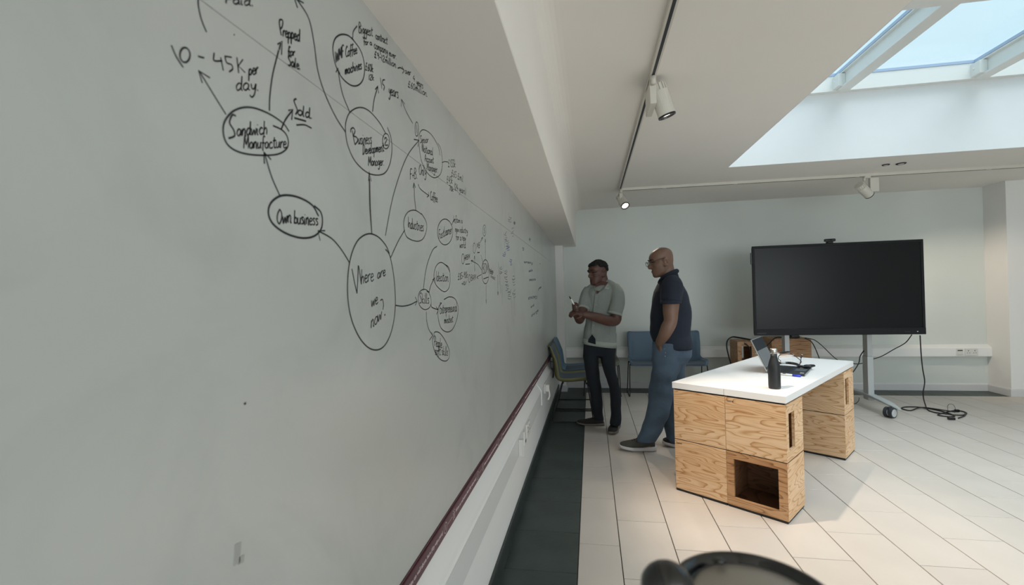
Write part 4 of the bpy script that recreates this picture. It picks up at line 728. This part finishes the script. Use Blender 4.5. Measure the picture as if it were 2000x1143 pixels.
bm = bmesh.new(); tb_ = EYEP + FX*.40 + RX*(.41*395/FPX) - UX*(.41*512/FPX)-np.array([fc[0], fc[1], .93]); ball(bm, tb_, .0035, 1.6, 1, .8, 10); obj('lid_tab', bm, 'rim', t, True)
# ================================================================== PEOPLE
def head(bm, c, F, S, tilt=0.0, h=.235, ears=True):
    # c = chin-level centre of the neck axis; F forward, S to the person's left; returns a placing function
    F, S = np.array(F, float), np.array(S, float); U = np.array([0, 0, 1.0]); ct, st = math.cos(tilt), math.sin(tilt)
    F2 = F*ct - U*st; U2 = U*ct + F*st; c = np.array(c, float)
    at = lambda f, s, z: c + (F2*f + S*s + U2*z)*h
    prof = [(-.0, .27, .02, .08), (.02, .335, -.03, .15), (.08, .365, -.10, .215), (.15, .36, -.20, .255), (.22, .36, -.30, .28), (.28, .355, -.36, .295), (.36, .352, -.40, .31), (.46, .345, -.43, .322), (.54, .330, -.445, .328), (.60, .36, -.455, .335), (.65, .368, -.46, .338), (.74, .352, -.458, .335), (.83, .30, -.43, .318), (.90, .22, -.37, .275), (.955, .11, -.27, .20), (.985, .02, -.18, .12), (1.0, -.05, -.11, .04)]
    rings = []
    for z, f, b, w in prof:
        r = []
        for i in range(28):
            a = 2*PI*i/28; x = math.cos(a); y = math.sin(a); e = .82 if x > 0 else .95
            xx = (f+b)/2 + (f-b)/2*math.copysign(abs(x)**.9, x); yy = w*math.copysign(abs(y)**e, y)*(1-.16*max(0, x)**2*(1 if z < .62 else .4)); r.append(at(xx, yy, z))
        rings.append(r)
    loft(bm, rings)
    tube(bm, [at(.335, 0, .585), at(.385, 0, .50), at(.435, 0, .415), at(.405, 0, .375), at(.34, 0, .365)], np.array([.035, .042, .055, .055, .04])*h, n=10, k=3, round_ends=True)
    for s in (-1, 1):
        ball(bm, at(.37, s*.062, .39), .042*h, 1, 1, .8, 10)
        tube(bm, [at(.345, s*.07, .608), at(.33, s*.2, .605), at(.26, s*.265, .58)], [.034*h, .036*h, .025*h], n=8, round_ends=True)
        tube(bm, [at(.255, s*.165, .42), at(.15, s*.235, .43)], [.065*h, .06*h], n=8, round_ends=True)
        if ears:
            for q in np.linspace(0, 1, 6): a = PI*.75-q*PI*1.35; ball(bm, at(-.06-.062*math.cos(a)*1.1, s*(.352+.03*math.sin(q*3)), .475+.125*math.sin(a)), .042*h, 1, .8, 1, 8)
            ball(bm, at(-.03, s*.335, .46), .06*h, .7, .5, 1.4, 8); ball(bm, at(-.01, s*.335, .375), .035*h, 1, .8, 1, 8)
    tube(bm, [at(.322, -.1, .235), at(.358, -.03, .246), at(.358, .03, .246), at(.322, .1, .235)], np.array([.012, .026, .026, .012])*h, n=8, k=3, round_ends=True); tube(bm, [at(.315, -.085, .20), at(.354, 0, .198), at(.315, .085, .20)], np.array([.014, .03, .014])*h, n=8, k=3, round_ends=True)
    return at
def face_parts(at, h, parent, lips, brow='brow'):
    for s in (-1, 1):
        bm = bmesh.new(); ball(bm, at(.316, s*.145, .54), .026*h, .6, 1.3, .5, 10); tube(bm, [at(.335, s*.08, .548), at(.337, s*.14, .56), at(.30, s*.215, .545)], .009*h, n=6, k=3); obj('eye', bm, 'eye', parent, True)
        bm = bmesh.new(); tube(bm, [at(.372, s*.06, .632), at(.365, s*.15, .655), at(.30, s*.25, .63)], [.012*h, .02*h, .01*h], n=6, k=4, round_ends=True); obj('eyebrow', bm, brow, parent, True)
    bm = bmesh.new(); tube(bm, [at(.335, -.09, .225), at(.372, -.03, .236), at(.372, .03, .236), at(.335, .09, .225)], np.array([.01, .018, .018, .01])*h, n=6, k=3, round_ends=True); tube(bm, [at(.332, -.075, .205), at(.37, 0, .202), at(.332, .075, .205)], np.array([.01, .02, .01])*h, n=6, k=3, round_ends=True); obj('lips', bm, lips, parent, True)
def fingers(bm, wrist, along, nrm, side, curl, k=1.0, spread=.2, thumb=1.0):
    # hand from the wrist: `along` = towards knuckles, `nrm` = back of the hand, `side` = towards the thumb
    W_, A_, N_, S_ = (np.array(v, float) for v in (wrist, along, nrm, side)); A_ /= np.linalg.norm(A_); N_ -= A_*np.dot(A_, N_); N_ /= np.linalg.norm(N_); S_ = np.cross(A_, N_)*(1 if np.dot(np.cross(A_, N_), S_) > 0 else -1)
    pr = [ell(W_+A_*d*k, w*k, t*k, 14, S_, N_, 2.4) for d, w, t in ((-.01, .027, .02), (.015, .031, .017), (.045, .040, .0155), (.075, .042, .014), (.094, .036, .010))]; loft(bm, pr)
    for i, (off, L) in enumerate(((.031, .074), (.0105, .083), (-.0105, .077), (-.030, .060))):
        p = W_+(A_*.082+S_*off)*k; pts = [p-A_*.02*k]; d = A_+S_*(off*spread*8); d /= np.linalg.norm(d); cur = curl if np.isscalar(curl) else curl[i]; a = .15
        for seg, f in enumerate((.45, .32, .23)):
            a += cur*(.8 if seg == 0 else 1.0); dd = d*math.cos(a)-N_*math.sin(a); pts.append((pts[-1] if seg else p)+dd*L*f*k)
        pts.insert(1, p); tube(bm, pts, np.array([.0095, .0098, .009, .0082, .0068])*k, n=9, round_ends=True)
    th = W_+(A_*.02+S_*.028)*k; e = (S_*.75+A_*.65-N_*.25*thumb); e /= np.linalg.norm(e); g = (A_*.8-N_*.55*thumb+S_*.1); g /= np.linalg.norm(g)
    tube(bm, [th-S_*.012*k, th+e*.03*k, th+e*.03*k+g*.028*k, th+e*.026*k+g*.054*k], np.array([.014, .0125, .0105, .008])*k, n=9, round_ends=True)
def shoe(name, parent, toe, heel, w, m, ms, high=.075, rock=.0, sole=.03):
    # toe and heel are floor points
    a, b = np.array(heel[:3], float), np.array(toe[:3], float); a[2] = b[2] = 0; L = np.linalg.norm(b-a); d = (b-a)/L; s = np.array([-d[1], d[0], 0])
    def st(t, hw, z0, z1, e=2.6, off=0.0): return ell(a+d*L*t+s*off+np.array([0, 0, (z0+z1)/2]), hw, (z1-z0)/2, 18, s, (0, 0, 1), e)
    o = bpy.data.objects.new(name, None); COL.objects.link(o); o.parent = parent
    bm = bmesh.new(); T = [(.03, .55, .55), (.10, .78, .85), (.22, .80, 1.0), (.36, .72, .98), (.50, .80, .80), (.64, .93, .63), (.78, .98, .52), (.90, .84, .43), (.975, .5, .33)]
    loft(bm, [st(t, w*h, sole*.7+(rock*max(0, t-.6)), sole+high*v) for t, h, v in T]); q = remeshed('upper', bm, .0055, m, o, 3)
    bm = bmesh.new(); loft(bm, [st(t, w*(h+.10), max(.001, rock*max(0, t-.62)*2.0), sole*(1.35 if t < .3 else 1.0)+rock*max(0, t-.62)*1.6, 4) for t, h, v in [(0, .45, 0)]+T+[(1.0, .3, 0)]]); obj('sole', bm, ms, o, True)
    bm = bmesh.new()
    for t in (.44, .51, .58, .64): v = np.interp(t, [.36, .5, .64, .78], [.98, .80, .63, .52]); z = sole+high*v; tube(bm, [a+d*L*(t-.015)+s*w*.5+np.array([0, 0, z-.014]), a+d*L*t+np.array([0, 0, z+.002]), a+d*L*(t+.015)-s*w*.5+np.array([0, 0, z-.014])], .0045, n=6, k=4)
    obj('laces', bm, 'lace', o, True); return o
def rows(Y, R, n=26, e=2.3):
    # silhouette rows (y, left, right, half thickness, depth shift) measured at depth Y
    out = []
    for r in R:
        y, xl, xr, t = r[:4]; dy = r[4] if len(r) > 4 else 0.0; a, b = ony(xl, y, Y+dy), ony(xr, y, Y+dy); c = (a+b)/2; out.append(ell(c, np.linalg.norm(b-a)/2, t, n, (b-a)/np.linalg.norm(b-a), (0, 1, 0), e))
    return out
def surf(Y, R, x, y, off=.006, e=2.3):
    # a point on the camera side of a body lofted from rows R, lifted by off
    R = sorted(R); ys = [r[0] for r in R]; xl, xr, t = (np.interp(y, ys, [r[i] for r in R]) for i in (1, 2, 3)); dy = np.interp(y, ys, [r[4] if len(r) > 4 else 0 for r in R])
    u = min(.98, abs((x-(xl+xr)/2)/((xr-xl)/2))); return np.array(ony(x, y, Y+dy-t*(1-u**e)**(1/e)-off))
def patch(bm, pts, th=.012):
    c = [np.array(p) for p in pts]; prism(bm, c, (0, 0, 0), (0, th, 0))
def shrink(rs, k):
    return [[np.mean(r, axis=0)*(1-k)+np.array(p)*k for p in r] for r in rs]
# ---------------------------------------------------------------- man in the navy polo shirt (stands in profile, facing the board)
Y2 = 4.30
m2 = empty('person', (.55, Y2, 0), 0, 'bald man in glasses, navy polo shirt and blue jeans, one hand in his pocket', 'person')
F2, S2 = (-.985, -.17, 0), (.17, -.985, 0)
bm = bmesh.new(); ch = ony(1296.5, 539.5, Y2); at2 = head(bm, ch, F2, S2, .20, .258)
tube(bm, [ony(1300, 512, Y2), ony(1303, 530, Y2), ony(1309, 552, Y2), ony(1312, 575, Y2)], [.060, .066, .072, .09], n=16, k=4)
T2 = [(533, 1300, 1323.5, .06), (541, 1294, 1325.5, .085), (549, 1287.5, 1328.5, .13), (558, 1283, 1333, .19), (570, 1277.5, 1340, .215), (583, 1274.5, 1345, .20), (600, 1272.5, 1348.5, .185), (620, 1270, 1349.5, .18), (640, 1269, 1349, .18), (655, 1271.5, 1348, .18), (668, 1275, 1351, .185), (681, 1277, 1352, .185)]
torso2 = rows(Y2, T2); loft(bm, shrink(torso2, .86))
sh = ony(1313, 562, Y2-.19); el = ony(1309.5, 627, Y2-.255); wr_ = ony(1287.5, 670, Y2-.185)
tube(bm, [sh, ony(1311, 590, Y2-.235), ony(1309.8, 606, Y2-.25), el, ony(1304, 640, Y2-.255), ony(1297, 655, Y2-.24), wr_], [.075, .070, .066, .056, .058, .050, .036], n=16, k=4)
fingers(bm, wr_, np.array(ony(1285, 700, Y2-.06))-wr_, (-.75, -.6, .25), (-.6, .6, -.3), .25)
sh_f = ony(1306, 566, Y2+.21); tube(bm, [sh_f, ony(1303, 600, Y2+.25), ony(1302, 628, Y2+.26), ony(1292, 655, Y2+.23), ony(1284, 676, Y2+.2)], [.07, .062, .055, .048, .034], n=14, k=4); fingers(bm, ony(1284, 676, Y2+.2), (-.15, -.1, -1), (-.6, .7, .1), (-.7, -.6, 0), .3)
LF = rows(Y2, [(668, 1274, 1340, .13, -.06), (690, 1273.5, 1336, .125, -.06), (715, 1273, 1329, .115, -.06), (742, 1271, 1321, .105, -.06), (760, 1267.5, 1316, .098, -.06), (779, 1265.5, 1313, .092, -.06), (799, 1264, 1309.5, .088, -.06), (820, 1258.5, 1303, .083, -.06), (840, 1251.5, 1293, .08, -.06), (855, 1245, 1285, .078, -.06), (862, 1242.5, 1281, .076, -.06)])
LB = rows(Y2, [(668, 1285, 1351, .13, .07), (690, 1290, 1350, .12, .08), (715, 1291, 1340, .11, .10), (745, 1292, 1334, .10, .12), (780, 1292, 1330, .092, .13), (815, 1294, 1329, .085, .14), (845, 1299, 1331, .078, .15), (862, 1302, 1333, .075, .15)])
loft(bm, shrink(LF, .72)); loft(bm, shrink(LB, .72))
body = remeshed('body', bm, .0065, 'skin2', m2, 3)
face_parts(at2, .258, m2, 'lips2')
bm = bmesh.new(); loft(bm, torso2); s_a, s_b = np.array(sh), np.array(ony(1309.7, 591.5, Y2-.24))
tube(bm, [ony(1312, 552, Y2-.12), sh, ony(1311, 577, Y2-.22), s_b], [.08, .093, .091, .087], n=20, k=3); tube(bm, [sh_f, ony(1303, 592, Y2+.245)], [.09, .085], n=16); shirt2 = remeshed('polo_shirt', bm, .009, 'navy', m2, 3); wrinkle(shirt2, .004, 26, 3, .70, 1.42)
bm = bmesh.new(); tube(bm, [s_b+np.array([0, .004, .022]), s_b+np.array([0, 0, .0]), s_b-np.array([0, 0, .008])], [.084, .086, .0855], n=24); obj('sleeve_cuff', bm, 'navy', m2, True)
bm = bmesh.new(); cn = lambda x, y, dy=0: ony(x, y, Y2+dy)
for sgn in (-1, 1): tube(bm, [cn(1321.5, 530, sgn*.004), cn(1320.5, 530, sgn*.045), cn(1311, 534, sgn*.072), cn(1298, 541, sgn*.068), cn(1290, 548, sgn*.035), cn(1287, 552, sgn*.008)], [.021, .022, .021, .019, .016, .012], n=10, k=4, round_ends=True)
obj('collar', bm, 'navy', m2, True)
bm = bmesh.new(); loft(bm, LF); loft(bm, LB); loft(bm, rows(Y2, [(664, 1278, 1348, .165), (680, 1275.5, 1350.5, .175), (695, 1276, 1350, .175), (708, 1284, 1342, .15)])); jeans2 = remeshed('jeans', bm, .009, 'jeansl', m2, 4)
wrinkle(jeans2, .006, 34, 5, .03, .86)
JR = [(664, 1276, 1348, .175), (680, 1275, 1350.5, .185), (700, 1274, 1338, .19)]
bm = bmesh.new(); tube(bm, [surf(Y2, JR, x, y, .004) for x, y in ((1277, 676.5), (1284, 680), (1292, 680.5), (1299, 678))], .005, n=8, k=4); obj('pocket_edge', bm, 'jeansl', m2, True)
for x, y in ((1298, 681.5), (1299.5, 689), (1299, 696)): bm = bmesh.new(); ball(bm, surf(Y2, JR, x, y, .002), .0045, seg=8); obj('rivet', bm, 'chrome', m2)
bm = bmesh.new(); G_ = lambda f, s, z: at2(f, s, z)
for s in (-1, 1): tube(bm, [G_(.44+.0*math.cos(a), s*(.155+.10*math.cos(a)), .525+.085*math.sin(a)) for a in np.linspace(0, 2*PI, 19)], .0022, n=6); tube(bm, [G_(.44, s*.255, .565), G_(.40, s*.315, .575), G_(.15, s*.355, .60), G_(-.06, s*.36, .61), G_(-.13, s*.36, .53)], .0021, n=6, k=3)
tube(bm, [G_(.44, -.055, .54), G_(.455, 0, .55), G_(.44, .055, .54)], .0022, n=6, k=3); gl = obj('glasses', bm, 'black', m2, True)
shoe('running_shoe', m2, onz(1209.5, 879, .0), onz(1281.5, 880.5, 0), .054, 'shoeg', 'solew', .088, .035, .036)
hb = onz(1289.5, 871, 0)+np.array([.02, .01, 0]); shoe('running_shoe', m2, hb, hb+np.array([.29, -.03, 0]), .054, 'shoed', 'solew', .085, .035, .034)
# ---------------------------------------------------------------- man in the pale shirt (turned half towards the camera)
Y1 = 4.93
m1 = empty('person', (.14, Y1, 0), 0, 'man with short black curls in a grey-green shirt, holding up a marker by the board', 'person')
F1 = np.array([-.80, -.60, 0]); S1 = np.array([.60, -.80, 0])
bm = bmesh.new(); at1 = head(bm, ony(1169, 556.5, Y1), F1, S1, .10, .25)
tube(bm, [ony(1174, 535, Y1), ony(1177, 548, Y1), ony(1179, 562, Y1), ony(1180, 580, Y1)], [.055, .058, .066, .09], n=16, k=4)
T1 = [(552, 1172, 1192, .055), (557, 1162, 1200, .10), (562, 1152, 1207, .135), (569, 1146.5, 1211, .15), (577, 1143.5, 1212, .15), (590, 1143, 1208, .145), (605, 1144, 1206, .14), (620, 1144, 1204.5, .138), (637, 1142, 1203.5, .138), (652, 1139.5, 1203.5, .142), (664, 1138.6, 1204, .145), (672, 1138.5, 1204.5, .145)]
torso1 = rows(Y1, T1)
def tilt_hem(ring, k=1.0):
    xs = [p[0] for p in ring]; a, b = min(xs), max(xs); return [np.array(p)+np.array([0, 0, k*(.026-.05*(p[0]-a)/(b-a))]) for p in ring]
torso1[-1] = tilt_hem(torso1[-1]); torso1[-2] = tilt_hem(torso1[-2], .7); loft(bm, shrink(torso1, .84))
shn = ony(1205, 574, Y1-.10); eln = ony(1203, 626, Y1-.16); han = np.array(ony(1138, 614, Y1-.37))
tube(bm, [shn, ony(1206.5, 595, Y1-.13), ony(1204, 612, Y1-.15), eln, ony(1190, 627, Y1-.23), ony(1170, 621.5, Y1-.29), ony(1150, 616, Y1-.35), han], [.060, .056, .054, .051, .053, .051, .040, .031], n=16, k=4)
fingers(bm, han, np.array(ony(1118, 609, Y1-.44))-han, (.05, -.5, .85), (-.1, -.8, -.5), .42)
shf = ony(1146, 577, Y1-.02); elf = ony(1133, 623, Y1-.20); haf = np.array(ony(1122.5, 611, Y1-.40))
tube(bm, [shf, ony(1141, 596, Y1-.10), elf, ony(1129.5, 620, Y1-.30), haf], [.052, .049, .047, .044, .031], n=16, k=4)
fingers(bm, haf, np.array(ony(1119, 590, Y1-.44))-haf, (-.9, -.3, .1), (.35, -.75, .45), 1.35)
L1 = rows(Y1, [(660, 1141, 1174, .10, -.0), (676, 1139.5, 1172, .108, -.01), (695, 1138.8, 1170, .11, -.02), (719, 1142, 1169.5, .10, -.01), (745, 1146.5, 1173, .09, 0), (765, 1152, 1175.5, .085, .02), (784, 1154.5, 1176.5, .08, .04), (805, 1157, 1178, .075, .06), (819, 1158.5, 1179, .072, .06)])
R1 = rows(Y1, [(660, 1168, 1203.5, .115, .0), (679, 1170, 1203, .115, -.01), (705, 1173.5, 1201.5, .105, -.03), (725, 1179, 1203, .097, -.05), (745, 1185.5, 1208, .09, -.07), (757, 1190, 1211, .085, -.08), (784, 1192.5, 1213, .078, -.09), (805, 1192.5, 1213.5, .074, -.09), (829, 1191.5, 1213, .072, -.09)])
loft(bm, shrink(L1, .72)); loft(bm, shrink(R1, .72)); remeshed('body', bm, .0065, 'skin1', m1, 3)
face_parts(at1, .25, m1, 'lips1')
# hair: a curly cap with faded sides
bm = bmesh.new(); prof = [(.52, -.40, -.455, .18), (.57, -.15, -.472, .33), (.66, -.05, -.483, .346), (.75, .05, -.486, .352), (.79, .305, -.48, .348), (.84, .315, -.455, .336), (.91, .25, -.395, .29), (.97, .14, -.29, .205), (1.015, .02, -.18, .10), (1.03, -.04, -.12, .04)]
loft(bm, [[at1((f+b)/2+(f-b)/2*math.cos(a), w*math.sin(a)*(1-.08*max(0, math.cos(a))), z) for a in np.linspace(0, 2*PI, 29)[:-1]] for z, f, b, w in prof])
for i in range(150):
    z, a = rng.uniform(.74, 1.03), rng.uniform(0, 2*PI); f = np.interp(z, [p[0] for p in prof], [p[1] for p in prof]); b = np.interp(z, [p[0] for p in prof], [p[2] for p in prof]); w = np.interp(z, [p[0] for p in prof], [p[3] for p in prof])
    ball(bm, at1((f+b)/2+(f-b)/2*math.cos(a), w*math.sin(a), z), rng.uniform(.010, .0145), 1, 1, 1, 8)
remeshed('hair', bm, .005, 'hair', m1, 1)
bm = bmesh.new(); loft(bm, torso1); cuf_n, cuf_f = np.array(ony(1200.5, 613.5, Y1-.145)), np.array(ony(1139.5, 604, Y1-.115))
tube(bm, [ony(1184, 554, Y1), ony(1191, 558.5, Y1-.03), ony(1199, 566, Y1-.06), shn], [.05, .058, .066, .07], n=20, k=3); tube(bm, [ony(1168, 557, Y1), ony(1160, 562, Y1), ony(1152, 569, Y1), shf], [.045, .052, .06, .064], n=20, k=3)
tube(bm, [ony(1198, 562, Y1-.05), shn, ony(1206, 592, Y1-.125), cuf_n], [.066, .073, .074, .075], n=20, k=3); tube(bm, [ony(1152, 566, Y1), shf, cuf_f], [.062, .066, .066], n=20, k=3); remeshed('shirt', bm, .008, 'knit', m1, 3)
wrinkle([c for c in m1.children if c.name.startswith('shirt')][0], .0035, 28, 11, .86, 1.36)
bm = bmesh.new(); d = (cuf_n-np.array(ony(1206, 592, Y1-.125))); d /= np.linalg.norm(d); tube(bm, [cuf_n-d*.012, cuf_n+d*.008], [.0765, .0765], n=24); d = cuf_f-np.array(shf); d /= np.linalg.norm(d); tube(bm, [cuf_f-d*.012, cuf_f+d*.008], [.0675, .0675], n=24); obj('sleeve_cuff', bm, 'knittrim', m1, True)
# hem band (dips at the front placket), placket and open collar
hem = [tilt_hem(r) for r in rows(Y1, [(664.5, 1138.4, 1204.4, .1465), (675, 1137.9, 1204.9, .148)], 40)]
bm = bmesh.new(); loft(bm, hem); obj('hem_band', bm, 'knittrim', m1, True)
bm = bmesh.new(); fp = [surf(Y1, T1, x, y, .004) for x, y in ((1165.5, 574), (1163.5, 590), (1161.5, 610), (1159.5, 630), (1157.5, 652))]
loft(bm, [[p+np.array([sx*.016, .008, 0]) for sx in (-1, 1)]+[p+np.array([sx*.016, -.003, 0]) for sx in (1, -1)] for p in fp]); obj('placket', bm, 'knit', m1)
for p in fp[:-1]: bm = bmesh.new(); ball(bm, p+np.array([0, -.004, -.03]), .006, 1, .5, 1, 10); obj('button', bm, 'knittrim', m1)
bm = bmesh.new(); patch(bm, [surf(Y1, T1, x, y, .010) for x, y in ((1148.5, 669), (1149, 663.5), (1156.4, 653.5), (1163, 662), (1163.5, 673))], .016); obj('waist_gap', bm, 'jeansd', m1)
bm = bmesh.new(); patch(bm, [ony(x, y, Y1-dd) for x, y, dd in ((1162.8, 555, .08), (1164, 566, .150), (1166, 574, .164), (1178, 563, .158), (1188, 551.5, .085), (1176, 549, .065))], .05); obj('open_neck', bm, 'skin1', m1)
bm = bmesh.new(); patch(bm, [surf(Y1, T1, x, y, .014) for x, y in ((1189, 550.5), (1194, 556), (1188.5, 565), (1180.5, 563.8), (1165.8, 574.5))], .012); obj('collar', bm, 'knittrim', m1)
bm = bmesh.new(); patch(bm, [surf(Y1, T1, x, y, .014) for x, y in ((1162.5, 556.5), (1160.5, 562), (1163, 569), (1165.8, 574.5), (1164.5, 565))], .012); obj('collar', bm, 'knittrim', m1)
bm = bmesh.new(); tube(bm, [ony(1190, 552, Y1-.03), ony(1185, 549, Y1+.06), ony(1170, 551, Y1+.05), ony(1162, 557, Y1-.04)], [.014, .016, .014, .011], n=8, k=4); obj('collar', bm, 'knittrim', m1, True)
bm = bmesh.new(); loft(bm, L1); loft(bm, R1); loft(bm, rows(Y1, [(655, 1144, 1200, .112), (668, 1141, 1202.5, .122), (685, 1139.2, 1203, .128), (694, 1146, 1197, .115)])); remeshed('trousers', bm, .008, 'jeansd', m1, 4)
wrinkle([c for c in m1.children if c.name.startswith('trousers')][0], .005, 36, 8, .03, .82)
shoe('shoe', m1, onz(1126.5, 829.5, 0), onz(1181, 831, 0), .048, 'shoed', 'soleb', .065, .02, .022)
shoe('shoe', m1, onz(1194, 849, 0)-np.array([.0, .03, 0]), onz(1207, 837.5, 0)+np.array([.0, .1, 0]), .050, 'shoed', 'soleb', .075, .02, .024)
# marker held in the raised fist
mp = np.array(ony(1119.5, 592, Y1-.455)); mq = np.array(ony(1112, 579, Y1-.50)); ax = (mq-mp)/np.linalg.norm(mq-mp)
t = empty('marker_pen', tuple(mp), 0, 'white marker pen with a dark tip held up in the raised hand', 'pen'); bm = bmesh.new(); tube(bm, [-ax*.05, ax*.055], .0082, n=12); obj('barrel', bm, 'socket', t, True)
bm = bmesh.new(); tube(bm, [ax*.055, ax*.075, ax*.088], [.006, .005, .003], n=10); obj('nib', bm, 'blackg', t, True); bm = bmesh.new(); tube(bm, [-ax*.058, -ax*.05], .0085, n=12); obj('end_cap', bm, 'blackg', t, True)
for m in (m1, m2):
    for c in m.children: c.matrix_parent_inverse = Matrix.Translation(-Vector(m.location))
